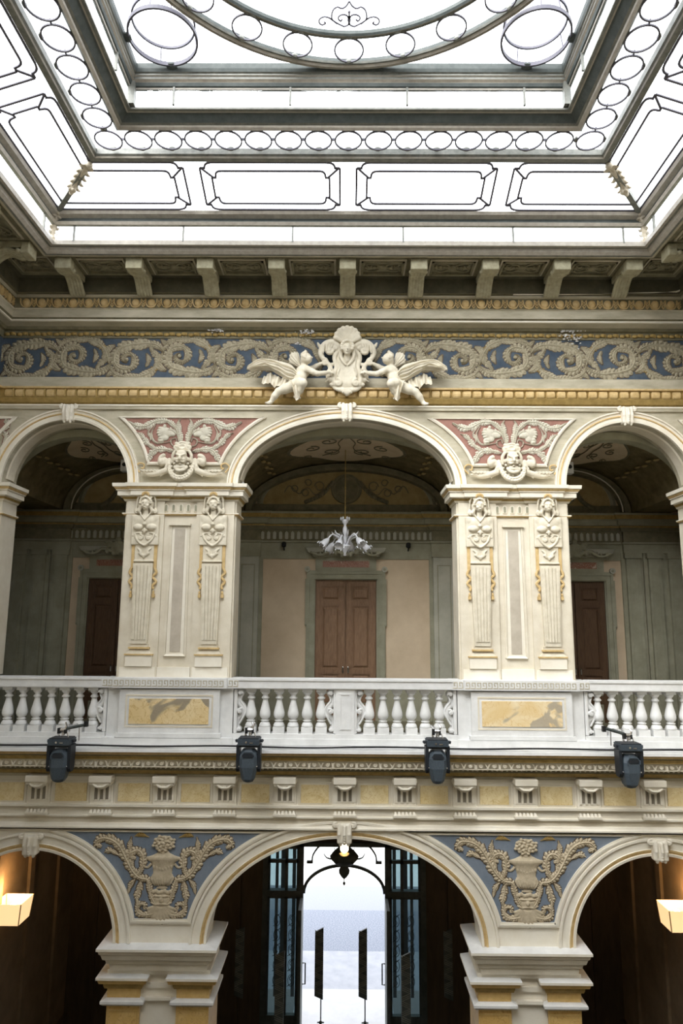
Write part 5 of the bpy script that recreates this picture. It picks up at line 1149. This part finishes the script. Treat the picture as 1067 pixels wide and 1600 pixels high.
# cove iron frames
zb,zt=13.19,13.44; hb,ht=H2(1.31),H2(2.0)
def cpt(u,t): # u along x, t 0 bottom..1 top, in cove plane
    return (u,hb+(ht-hb)*t,zb+(zt-zb)*t-.02)
def clip(P,tmax=None):
    out=[]
    for (u,t) in P:
        lim=hb+(ht-hb)*t-.02; out.append((max(-lim,min(lim,u)),t))
    return out
nv=Vector((0,-(zt-zb),-(hb-ht)*-1)); nv=Vector((0,zt-zb,hb-ht)).normalized()
def cove_frame(x0,x1,lo,hi):
    m=MB(); W_=.026; H_=.014
    def seg(P):
        Q=[]
        for p in P:
            lim=hb+(ht-hb)*p[1]-.03
            if abs(p[0])<=lim+1e-6: Q.append(p)
            elif Q and abs(Q[-1][0])<lim: Q.append((math.copysign(lim,p[0]),p[1]))
            elif not Q: Q.append((math.copysign(lim,p[0]),p[1]))
        if len(Q)>1: m.bar([cpt(*p) for p in Q],W_,H_,IRON,nrm=nv)
    for s,x,on in ((1,x0,lo),(-1,x1,hi)):
        if not on: continue
        seg([(x,.12),(x,.87)]); seg([(x,.87),(x+s*.07,.87)]); seg([(x,.12),(x+s*.07,.12)])
        seg([(x+s*p[0],p[1]) for p in catmull([(.06,.85),(.075,.92),(.11,.96),(.17,.975)],4)]); seg([(x+s*p[0],p[1]) for p in catmull([(.06,.14),(.08,.07),(.12,.035),(.19,.02)],4)])
        seg([(x+s*.14,.28),(x+s*.14,.68)]); seg([(x+s*.14,.68),(x+s*.20,.68)]); seg([(x+s*.14,.28),(x+s*.20,.28)])
        seg([(x+s*p[0],p[1]) for p in catmull([(.19,.69),(.20,.76),(.23,.80),(.28,.81)],4)]); seg([(x+s*p[0],p[1]) for p in catmull([(.19,.27),(.20,.20),(.23,.16),(.28,.15)],4)])
        seg([(x+s*.02,.86),(x+s*.16,.68)]); seg([(x+s*.02,.13),(x+s*.16,.28)])
    a=x0+.17 if lo else x0; b=x1-.17 if hi else x1
    for t,i in ((.975,0),(.02,.02),(.81,.11),(.15,.11)):
        A,B=(a+i*(1 if lo else 0)),(b-i*(1 if hi else 0)); lim=hb+(ht-hb)*t-.03; A=max(A,-lim); B=min(B,lim); m.bar([cpt(A,t),cpt(B,t)],W_,H_,IRON,nrm=nv)
    return me('cove_tracery',m)
for a in ((-1.95,-.11,1,1),(.11,1.95,1,1),(-4.2,-2.17,0,1),(2.17,4.2,1,0)): four('cove_tracery',cove_frame(*a),None)
# hips
m=MB(); m.bar([(-hb-.01,hb+.01,zb-.02),(-ht,ht,zt)],.07,.07,METAL,nrm=(0,0,1)); four('hip_bar',me('hip_bar',m),None)
S=Sculpt((-.12,-.12,-.02),(.12,.14,.62),.011)   # gilt acanthus leaf, long axis z
S.chain([(0,0,0.02),(0,.03,.15),(0,.05,.32),(0,.03,.48),(0,-.03,.58)],[.035,.05,.055,.045,.03],k=.01,n=3)
for s in (-1,1):
    for q in range(5): S.chain([(s*.02,.03,.08+.10*q),(s*.07,.02,.13+.10*q),(s*.085,-.02,.10+.10*q)],[.028,.022,.012],k=.006)
    S.volute((s*.05,.08),.035,.01,1.,.014,0,y=-.02)
S.ell((0,-.02,.03),(.05,.05,.04)); S.volute((0,.52),.05,.01,1.1,.018,0,y=-.03)
LF=S.build('gilt_acanthus_leaf',GILT)
for sx in (-1,1):
    for (P0,P1,sc_) in (((ht+.01,zt-.03),(ht+(hb-ht)*.62,zt+(zb-zt)*.62-.04),.95),((hb+.02,zb-.03),(H2(1.20),12.74),.85)):
        o=O('gilt_acanthus_leaf',LF,parent=sk,world=False); a=Vector((sx*P0[0],P0[0],P0[1]-13.5)); b=Vector((sx*P1[0],P1[0],P1[1]-13.5)); d=(b-a)
        Z=d.normalized(); Y=Vector((-sx,-1,0)); Y=(Y-Z*Y.dot(Z)).normalized()*-1; X=Y.cross(Z); Mx=Matrix((X,Y,Z)).transposed().to_4x4(); o.matrix_local=Matrix.Translation(a)@Mx@Matrix.Scale(d.length/.62,4)
# great circles
def circ(R,cx,cy,z,prof,mtl,N=96):
    m=MB()
    for j in range(len(prof)-1):
        v=[];f=[]
        for i in range(N):
            a=2*PI*i/N
            for (e,d) in (prof[j],prof[j+1]): v.append((cx+(R+e)*math.cos(a),cy+(R+e)*math.sin(a),z+d))
        for i in range(N): k=(i+1)%N; f.append((2*i,2*i+1,2*k+1,2*k))
        m.add(v,f,mtl[j] if isinstance(mtl,list) else mtl)
    return m
pr=[(.06,.06),(.06,.02),(.04,0),(.02,.01),(0,-.01),(-.02,.01),(-.04,.01),(-.05,.03),(-.05,.07)]
O('great_ring',circ(2.50,0,CY,14.03,pr,[METAL,METALL,METALL,METAL,METALL,METAL,METAL,METALD]),parent=sk)
pr=[(.04,.05),(.04,.02),(.02,0),(0,.01),(-.02,0),(-.035,.02),(-.035,.06)]
O('inner_ring',circ(2.09,0,CY,14.03,pr,[METAL,METALL,METAL,METALL,METALD,METALD]),parent=sk)
m=MB(); m.bar([(.165*math.cos(2*PI*i/N),.165*math.sin(2*PI*i/N),0) for i in range(N)],.016,.018,IRON,closed=True)
for a in (0,PI): m.ball((.175*math.cos(a),0,.01),1,8,METAL,(.03,.05,.03))
RG2=me('tracery_ring',m)
for k in range(24):
    a=k*PI/12+PI/2; o=O('tracery_ring',RG2,parent=sk,world=False); o.location=(2.27*math.cos(a),2.27*math.sin(a),.54); o.rotation_euler=(0,0,a)
for sx in (-1,1):
    for sy in (-1,1):
        c=(sx*2.115,CY+sy*2.115); m=circ(.395,c[0],c[1],14.04,[(0,0),(.0,.05),(-.022,.05),(-.022,0),(0,0)],IRON,48)
        m2=circ(.36,c[0],c[1],14.24,[(0,0),(.0,.03),(-.02,.03),(-.02,0),(0,0)],IRON,48); m.add(m2.v,m2.f,IRON)
        for a in (.4,1.9,3.4,4.6,5.2): m.tube([(c[0]+.385*math.cos(a),c[1]+.385*math.sin(a),14.06),(c[0]+.355*math.cos(a),c[1]+.355*math.sin(a),14.24)],.008,5,IRON)
        for a in (0,PI/2,PI,-PI/2):
            if math.cos(a)*sx>.5 or math.sin(a)*sy>.5: m.ball((c[0]+.42*math.cos(a),c[1]+.42*math.sin(a),14.06),1,8,METALD,(.07,.07,.03))
        O('corner_roundel',m,parent=sk)
# scrolls of the inner ring
m=MB(); z=14.06
SC=[[(-.054,6.624),(-.13,6.581),(-.185,6.533),(-.19,6.473),(-.168,6.408),(-.126,6.379),(-.079,6.396),(-.033,6.367),(-.0,6.31)],[(-.06,6.624),(-.01,6.60),(-.005,6.545),(-.02,6.49),(-.062,6.47),(-.109,6.49),(-.118,6.527),(-.094,6.551),(-.076,6.53)],
    [(-.133,6.587),(-.191,6.533),(-.232,6.506),(-.28,6.5),(-.323,6.527),(-.33,6.575),(-.299,6.6),(-.261,6.581),(-.276,6.563)],[(0,6.455),(0,6.60)]]
for s in (-1,1):
    for P in SC: m.tube([(s*p[0],p[1],z) for p in catmull(P,5)],.009,5,IRON)
m.ball((0,6.54,z),.022,6,IRON); m.ball((0,6.44,z),.016,6,IRON)
scm=me('ring_scrollwork',m); 
for s in range(4):
    for vtx in (0,):
        o=O('ring_scrollwork',scm,parent=sk,world=False); R=Matrix.Rotation(-s*PI/2,3,'Z'); p=R@Vector((0,-CY,0)); o.location=(p.x,p.y,-13.5); o.rotation_euler=(0,0,-s*PI/2)
# ================================================================== STAGE LIGHTS
def moving_head(pos,label,tilt=0.,yaw=0.,arm=0):
    e=E('moving_head_light',pos,label,'stage light',group='stage lights along the ledge')
    m=MB(); m.taper(-.155,.155,-.165,.165,-.13,.13,-.14,.14,.0,.085,BODY); m.box(-.15,.15,-.12,.12,.085,.10,BLACKP)
    for s in (-1,1): m.box(s*.185-.018,s*.185+.018,-.05,.05,.03,.065,BLACKP); m.ball((s*.20,0,.05),.018,6,BLACKP)
    m.tube([(-.03,-.145,.045),(-.03,-.13,.045)],.016,8,CHROME); m.box(.02,.07,-.142,-.13,.03,.045,CHROME); O('base',m,parent=e,world=False)
    m=MB(); m.box(-.15,.15,-.09,.09,-.035,.0,BLACKP)
    for s in (-1,1):
        a,b=sorted((s*.135,s*.18)); m.prismx([(-.10,.0),(-.085,-.33),(-.05,-.38),(.05,-.38),(.085,-.33),(.10,.0)],a,b,BLACKP); m.ball((s*.13,-.09,-.30),.013,6,CHROME)
    y=O('yoke',m,parent=e,world=False)
    m=MB(); Z=[(.0,-.07,.085),(.05,-.11,.12),(.11,-.13,.132),(.25,-.135,.132),(.42,-.11,.095),(.46,-.085,.07)]
    R=[]
    for (d,hy,hx) in Z:
        c=.045; z=-.06-d; R.append([(-hx,hy+c,z),(-hx+c,hy,z),(hx-c,hy,z),(hx,hy+c,z),(hx,-hy-c,z),(hx-c,-hy,z),(-hx+c,-hy,z),(-hx,-hy-c,z)])
    v=[p for r in R for p in r]; f=[tuple(range(8)),tuple(range(40,48))[::-1]]
    for i in range(5):
        for j in range(8): f.append((i*8+j,(i+1)*8+j,(i+1)*8+(j+1)%8,i*8+(j+1)%8))
    m.add(v,f,BODY); hd=O('lamp_head',m,parent=e,world=False); hd.rotation_euler=(tilt,0,yaw)
    m=MB(); m.prism([(-.065,-.175),(.065,-.175),(.085,-.15),(.055,-.115),(-.055,-.115),(-.085,-.15)],-.138,-.125,BLACKP); m.bar([(-.095,-.137,-.19),(-.10,-.13,-.14),(-.06,-.115,-.10),(.06,-.115,-.10),(.10,-.13,-.14),(.095,-.137,-.19)],.012,.012,CHROME if False else BODY,nrm=(0,-1,0)); O('vent_recess',m,parent=hd,world=False)
    m=MB(); m.lathe([(.05,0),(.055,-.01),(.02,-.02)],14,(0,0,-.52),CHROME); O('lens',m,parent=hd,world=False)
    m=MB(); m.tube([(0,.0,.10),(0,.0,.20)],.014,8,CHROME); m.tube([(-.04,0,.20),(.05,0,.20)],.03,10,CHROME); m.box(-.07,-.03,-.03,.03,.15,.23,BLACK); m.box(.03,.06,-.03,.03,.15,.21,BLACK)
    m.tube([(.02,-.01,.13),(.06,-.01,.26),(.03,.03,.30)],.016,8,CHROME); m.tube([(-.06,.02,.11),(-.06,.02,.15)],.02,8,CHROME); m.tube([(.09,.0,.10),(.07,.0,.17)],.008,6,CHROME); m.tube([(0,.0,.20),(0,.56,.20)],.022,8,CHROME)
    if arm: m.tube([(arm*.05,.0,.22),(arm*.34,-.02,.30 if arm<0 else .28)],.022,8,METALD); m.tube([(arm*.25,.0,.27),(arm*.25,.02,.05)],.008,6,CHROME); m.box(min(arm*.33,arm*.38),max(arm*.33,arm*.38),-.04,.02,.25,.33,BLACK)
    O('clamp',m,parent=e,world=False); 
    for c_ in e.children: c_.scale=(.86,.86,.88)
    return e
LZ=5.955
moving_head((-3.68,9.22,LZ-.02),'black moving-head stage light at the far left of the ledge, clamp arm to the right',0,.0,1)
moving_head((-1.24,9.22,LZ),'black moving-head stage light on the ledge below the left pier\'s inner edge')
moving_head((1.19,9.22,LZ),'black moving-head stage light on the ledge below the right pier\'s inner edge')
moving_head((3.66,9.22,LZ-.03),'black moving-head stage light at the far right of the ledge, clamp arm to the left',0,.15,-1)
P=[]; x=-5.2
while x<=5.3: P.append((x,9.53+.02*math.sin(x*2.3),5.868+.006*math.sin(x*3.1))); x+=.2
m=MB(); m.tube(catmull(P,2),.012,6,BLACK); m.tube([(p[0],p[1]-.02-.015*math.sin(p[0]*4),p[2]) for p in P],.009,6,BLACK); tag(O('power_cable',m,smooth=True),'black power cables lying along the white ledge between the stage lights','cable')
# ================================================================== GALLERY SMALL THINGS
e=E('chandelier',(-.02,11.7,8.75),'milky blown glass chandelier hanging in the central arch','chandelier')
m=MB(); m.lathe([(.001,-.10),(.03,-.09),(.02,-.05),(.05,.0),(.10,.06),(.11,.085),(.05,.09),(.03,.12),(.035,.15),(.02,.2),(.022,.26),(.045,.32),(.04,.38),(.02,.43),(.03,.46),(.055,.49),(.06,.53),(.02,.54)],14,(0,0,0),MURANO)
for q in range(6): a=2*PI*q/6; m.ball((.07*math.cos(a),.07*math.sin(a),.55),1,6,MURANO,(.02,.02,.035))
O('stem',m,parent=e,world=False,smooth=True)
for q in range(6):
    a=2*PI*(q+.25)/6; c,s=math.cos(a),math.sin(a); rise=.04*(q%2)
    m=MB(); m.tube(catmull([(.04*c,.04*s,.08),(.12*c,.12*s,.20),(.22*c,.22*s,.23+rise),(.30*c,.30*s,.15+rise)],4),.014,6,MURANO)
    arm=O('arm',m,parent=e,world=False,smooth=True)
    m=MB(); m.lathe([(.012,.05),(.03,.03),(.055,-.02),(.06,-.07),(.085,-.12),(.075,-.12),(.05,-.07),(.02,0.)],12,(0,0,0),MURANO)
    for t in range(6): b=2*PI*t/6; m.ball((.09*math.cos(b),.09*math.sin(b),-.125),1,5,MURANO,(.012,.012,.03))
    Rr=Matrix.Rotation(-.75,3,Vector((-s,c,0))); m.v=[tuple(Rr@Vector(p)+Vector((.32*c,.32*s,.12+rise))) for p in m.v]; O('glass_cup',m,parent=arm,world=False,smooth=True)
    m=MB(); b=a+.5; m.tube(catmull([(.05*math.cos(b),.05*math.sin(b),.1),(.12*math.cos(b),.12*math.sin(b),.24),(.20*math.cos(b),.20*math.sin(b),.27),(.24*math.cos(b),.24*math.sin(b),.33)],3),[.012,.014,.018,.02,.022,.022,.018,.012,.006,.003],6,MURANO); O('glass_leaf',m,parent=e,world=False,smooth=True)
m=MB(); m.tube([(0,0,.54),(0,0,1.78)],.008,6,GOLDD)
for q in range(3): m.ball((0,0,.75+.35*q),.016,6,GOLDD)
O('suspension_rod',m,parent=e,world=False)
for sx,nm in ((-1,'left'),(1,'right')):
    e=E('wall_spotlight',(sx*1.18,12.93,8.98),'tiny black spotlight on the gallery wall %s of the central door'%nm,'spotlight',group='black spotlights on the gallery wall')
    m=MB(); m.lathe([(.03,0),(.045,.02),(.045,.08),(.03,.10)],10,(0,-.05,-.05),BLACK); O('lamp_head',m,parent=e,world=False); m=MB(); m.tube([(0,-.05,-.04),(0,.03,-.1)],.012,6,BLACK); O('bracket',m,parent=e,world=False)
    e=E('security_camera',(sx*3.72,11.2,10.0),'small white security camera box in the %s arch'%nm,'camera',group='security cameras in the side arches')
    m=MB(); m.box(-.06,.06,-.08,.06,.0,.19,WHITE); O('housing',m,parent=e,world=False); m=MB(); m.tube([(0,-.085,.11),(0,-.078,.11)],.035,12,BLACK); O('lens',m,parent=e,world=False)
    m=MB(); m.tube([(0,.0,.19),(0,.05,.62)],.012,6,WHITE); O('bracket',m,parent=e,world=False)
    P=[(sx*(4.22-1.12*math.cos(t)),12.72,ZV+.86*math.sin(t)) for t in [PI*i/20*.5+0. for i in range(21)]]
    if sx>0: P=[(sx*(4.22-1.12*math.cos(t)),12.72,ZV+.86*math.sin(t)) for t in [PI-PI*i/20*.5 for i in range(21)]]
    m=MB(); m.tube([(sx*4.22-1.0*sx*math.cos(PI*i/24+0),12.74,ZV+.80*math.sin(PI*i/24)) for i in range(12,25)],.012,5,CREAM); tag(O('surface_cable',m),'pale cable following the vault rib in the %s arch'%nm,'cable',group='pale cables on the vault ribs')
# ================================================================== ENTRANCE
YD=14.0
en=E('entrance_screen',(0,YD,0),'dark glazed entrance screen with open doors and an arched iron transom','doorway')
m=MB()
for s in (-1,1):
    for u,w in ((.82,.045),(1.50,.05)): m.box(s*u-w,s*u+w,YD-.06,YD+.06,0,3.34,METALD)
    a,b=sorted((s*.78,s*1.5)); m.box(a,b,YD-.07,YD+.07,2.40,2.50,WOODD if False else METALD); m.box(a,b,YD-.05,YD+.05,0,.35,METALD)
m.box(-1.5,1.5,YD-.06,YD+.06,3.28,3.36,METALD); O('frame',m,parent=en)
for s in (-1,1):
    a,b=sorted((s*.86,s*1.46)); nm='side_leaf'
    m=MB()
    for z0,z1 in ((.35,2.40),(2.50,3.28)):
        for u in (.88,1.10,1.44): m.box(s*u-.028,s*u+.028,YD-.03,YD+.03,z0,z1,METALD)
        m.box(a,b,YD-.03,YD+.03,z1-.05,z1,METALD)
    m.box(a,b,YD-.03,YD+.03,2.98,3.04,METALD)
    for q in range(5):
        for cx_ in (s*.99,s*1.27):
            zz=.9+.26*q; m.tube([(cx_+.06*math.cos(t),YD+.04,zz+.10*math.sin(t)) for t in [2*PI*i/10 for i in range(11)]],.006,5,METALD); m.tube(catmull([(cx_-.07,YD+.04,zz-.1),(cx_+.02,YD+.04,zz-.03),(cx_-.03,YD+.04,zz+.04),(cx_+.06,YD+.04,zz+.12)],3),.006,5,METALD)
    sl=O('side_leaf',m,parent=en)
    for z0,z1 in ((.35,2.36),(2.50,3.24)):
        g=MB(); g.add([(a,YD,z0),(b,YD,z0),(b,YD,z1),(a,YD,z1)],[(0,1,2,3)],DGLASS); O('glass_pane',g,parent=sl)
# arched transom ironwork
m=MB()
P=[(.77*math.cos(t),2.44+.50*math.sin(t)) for t in [PI*i/30 for i in range(31)]]
m.bar([(p[0],YD,p[1]) for p in P],.055,.05,METALD,nrm=(0,-1,0))
for s in (-1,1):
    P=[(.62-.0,3.0),(.60,3.12),(.52,3.24),(.45,3.30)]; m.bar([(s*p[0],YD,p[1]) for p in catmull(P,4)],.03,.04,METALD,nrm=(0,-1,0)); m.box(min(s*.60,s*.72),max(s*.60,s*.72),YD-.03,YD+.03,2.97,3.02,METALD)
O('arched_transom',m,parent=en)
for s in (-1,1):
    for u,w in ((.99,.035),(1.20,.05),(1.33,.03)):
        m=MB(); m.box(s*u-w,s*u+w,14.5,14.54,.4,3.2,PAVE); O('pale_strip',m,parent=en)  # pale upright strips standing behind the side glass
for s in (-1,1):   # open door leaves edge-on with long posts and little pulls
    m=MB(); m.box(s*.80-.03,s*.80+.03,13.35,13.95,.02,2.38,METALD); l=O('door_leaf',m,parent=en)
    m=MB(); m.tube([(s*.75,13.6,1.05),(s*.70,13.6,1.05),(s*.70,13.6,1.40),(s*.75,13.6,1.40)],.012,6,METALD); O('door_pull',m,parent=l)
# lantern
e=E('hanging_lantern',(0.0,12.5,3.1),'dark turned metal lantern silhouetted against the bright doorway','lantern')
m=MB(); m.lathe([(.001,0),(.018,.02),(.022,.04),(.006,.06),(.006,.09),(.04,.12),(.075,.17),(.08,.21),(.055,.26),(.06,.28),(.13,.30),(.19,.36),(.21,.40),(.16,.46),(.09,.52),(.04,.55),(.04,.58),(.09,.62),(.11,.67),(.10,.73),(.06,.76),(.03,.78)],20,(0,0,0),METALD)
O('body',m,parent=e,world=False,smooth=True)
m=MB()
for q in range(6):
    a=2*PI*q/6+.0; m.tube(catmull([(.18*math.cos(a),.18*math.sin(a),.36),(.26*math.cos(a),.26*math.sin(a),.38),(.30*math.cos(a),.30*math.sin(a),.44)],3),[.012,.012,.012,.01,.009,.007,.004],5,METALD)
O('spike',m,parent=e,world=False); m=MB(); m.tube([(0,0,.76),(0,0,1.95)],.012,6,METALD); O('chain',m,parent=e,world=False); e.scale=(1.18,1.18,1.18)
e=E('keystone_lamp',(0,10.0,4.40),'small glowing globe lamp hanging under the central ground floor keystone','lamp')
m=MB(); m.ball((0,0,.06),.06,12,BULB); O('globe',m,parent=e,world=False,smooth=True); m=MB(); m.lathe([(.05,-.03),(.07,-.01),(.03,.0)],12,(0,0,0),GOLD); m.tube([(0,0,.12),(0,0,.27)],.01,6,GOLD); O('fitting',m,parent=e,world=False)
l=bpy.data.lights.new('keystone_glow','POINT'); l.energy=1.5; l.color=(1,.75,.45); l.shadow_soft_size=.08; lo=bpy.data.objects.new('keystone_glow',l); sc.collection.objects.link(lo); lo.location=(0,9.9,4.3)
# patterned pull plates on the inner glass doors
def plate(x,y,s,label,z0=.95):
    e=E('pull_plate',(x,y,z0),label,'door handle',group='patterned pull plates of the glass doors')
    w=.075; m=MB(); P=[(-w,.06),(w,0),(w,1.17),(-w,1.10)]
    if s<0: P=[(-p[0],p[1]) for p in P][::-1]
    m.prism(P,-.02,.02,METALD); O('plate',m,parent=e,world=False)
    m=MB()
    for q in range(9):
        zz=.12+.115*q; d=1 if q%2 else -1
        for o_ in (0,.03,.06): m.bar([(-w,-.022,zz+o_-.03*d),(w,-.022,zz+o_+.03*d)],.010,.008,METAL,nrm=(0,-1,0))
    o=O('zigzag_relief',m,parent=e,world=False)
PPL=[(-1.86,13.3,1,'patterned pull plate furthest left, against the dark wall'),(-1.06,12.4,1,'patterned pull plate left of the opening, hanging lower'),(-.44,13.3,1,'patterned pull plate against the bright doorway, left one'),(.34,13.3,1,'patterned pull plate against the bright doorway, right one'),(1.03,12.4,1,'patterned pull plate right of the opening, hanging lower'),(1.86,13.3,1,'patterned pull plate furthest right, against the dark wall')]
for p in PPL: plate(*p)
for x,l in ((-.40,'slim post with a knob below the left pull plate'),(.38,'slim post with a knob below the right pull plate')):
    e=E('slim_post',(x,13.3,0),l,'post',group='slim posts in the doorway'); m=MB(); m.tube([(0,0,0),(0,0,.96)],.012,6,METALD); O('shaft',m,parent=e,world=False); m=MB(); m.ball((0,-.0,.58),.03,8,METALD); m.tube([(-.06,0,.58),(.06,0,.58)],.012,6,METALD); O('knob',m,parent=e,world=False)
# sconces
def sconce(x,y,z,s,label):
    e=E('wall_sconce',(x,y,z),label,'lamp',group='lit box sconces in the side arches')
    m=MB(); w=.21; m.taper(-w*.85,w*.85,-w,w,-w*.85,w*.85,-w,w,0,.30,PARCH); 
    m.f=[q for i,q in enumerate(m.f) if i!=1]; m.m=m.m[:len(m.f)]; O('shade',m,parent=e,world=False)
    m=MB()
    for a in (-1,1):
        for b in (-1,1): m.tube([(a*w*.85,b*w*.85,0),(a*w,b*w,.30)],.008,5,GOLDD)
    m.tube([(0,0,.02),(0,0,.16)],.02,8,GOLD); m.tube(catmull([(0,0,.0),(-s*.1,0,-.06),(-s*.25,0,.0)],4),.015,6,GOLDD); m.ball((-s*.02,0,-.05),.03,8,GOLDD); O('arm',m,parent=e,world=False)
    m=MB(); m.ball((0,0,.20),.05,10,BULB); O('bulb',m,parent=e,world=False)
    l=bpy.data.lights.new('sconce_glow','POINT'); l.energy=24; l.color=(1,.62,.28); l.shadow_soft_size=.06; o=bpy.data.objects.new('sconce_glow',l); sc.collection.objects.link(o); o.location=(x-s*.02,y,z+.42)
sconce(-4.95,11.0,3.10,1,'glowing square parchment wall lamp in the left ground floor arch')
sconce(4.95,11.0,3.10,-1,'glowing square parchment wall lamp in the right ground floor arch')
# ================================================================== OUTSIDE
m=MB(); m.box(-60,60,21.3,90,-.12,-.0,PAVE); tag(O('ground_far',m),'pale sunlit paving beyond the gravel','ground',kind='structure')
m=MB(); m.box(-30,30,19.6,21.3,-.12,.0,GRAVELP); tag(O('ground_raked_gravel',m),'band of pale raked gravel outside','ground',kind='structure')
m=MB(); m.box(-30,30,17.3,19.6,-.12,.0,GRAVEL); tag(O('ground_gravel',m),'band of blue grey gravel outside the door','ground',kind='structure')
m=MB(); m.box(-4,4,15.6,17.3,-.12,.0,mat('pale threshold stone',(.155,.17,.205),.6,(.20,.215,.25),3,.1,30)); tag(O('threshold_slab',m),'pale stone threshold slab in front of the entrance','ground',kind='structure')
for sx,nm in ((-1,'left'),(1,'right')):
    S=Sculpt((-1.1,-.8,-.05),(1.1,.8,2.9),.09)
    for q in range(46): S.ell((random.uniform(-.6,.6),random.uniform(-.4,.4),random.uniform(.3,2.3)),random.uniform(.2,.4),k=.05)
    o=O('garden_shrub',S.build('garden_shrub',GREEN,smooth=False)); o.location=(sx*2.6,26,-.14); tag(o,'rounded green shrub outside on the %s, mostly lost in glare'%nm,'shrub',group='shrubs outside the entrance')
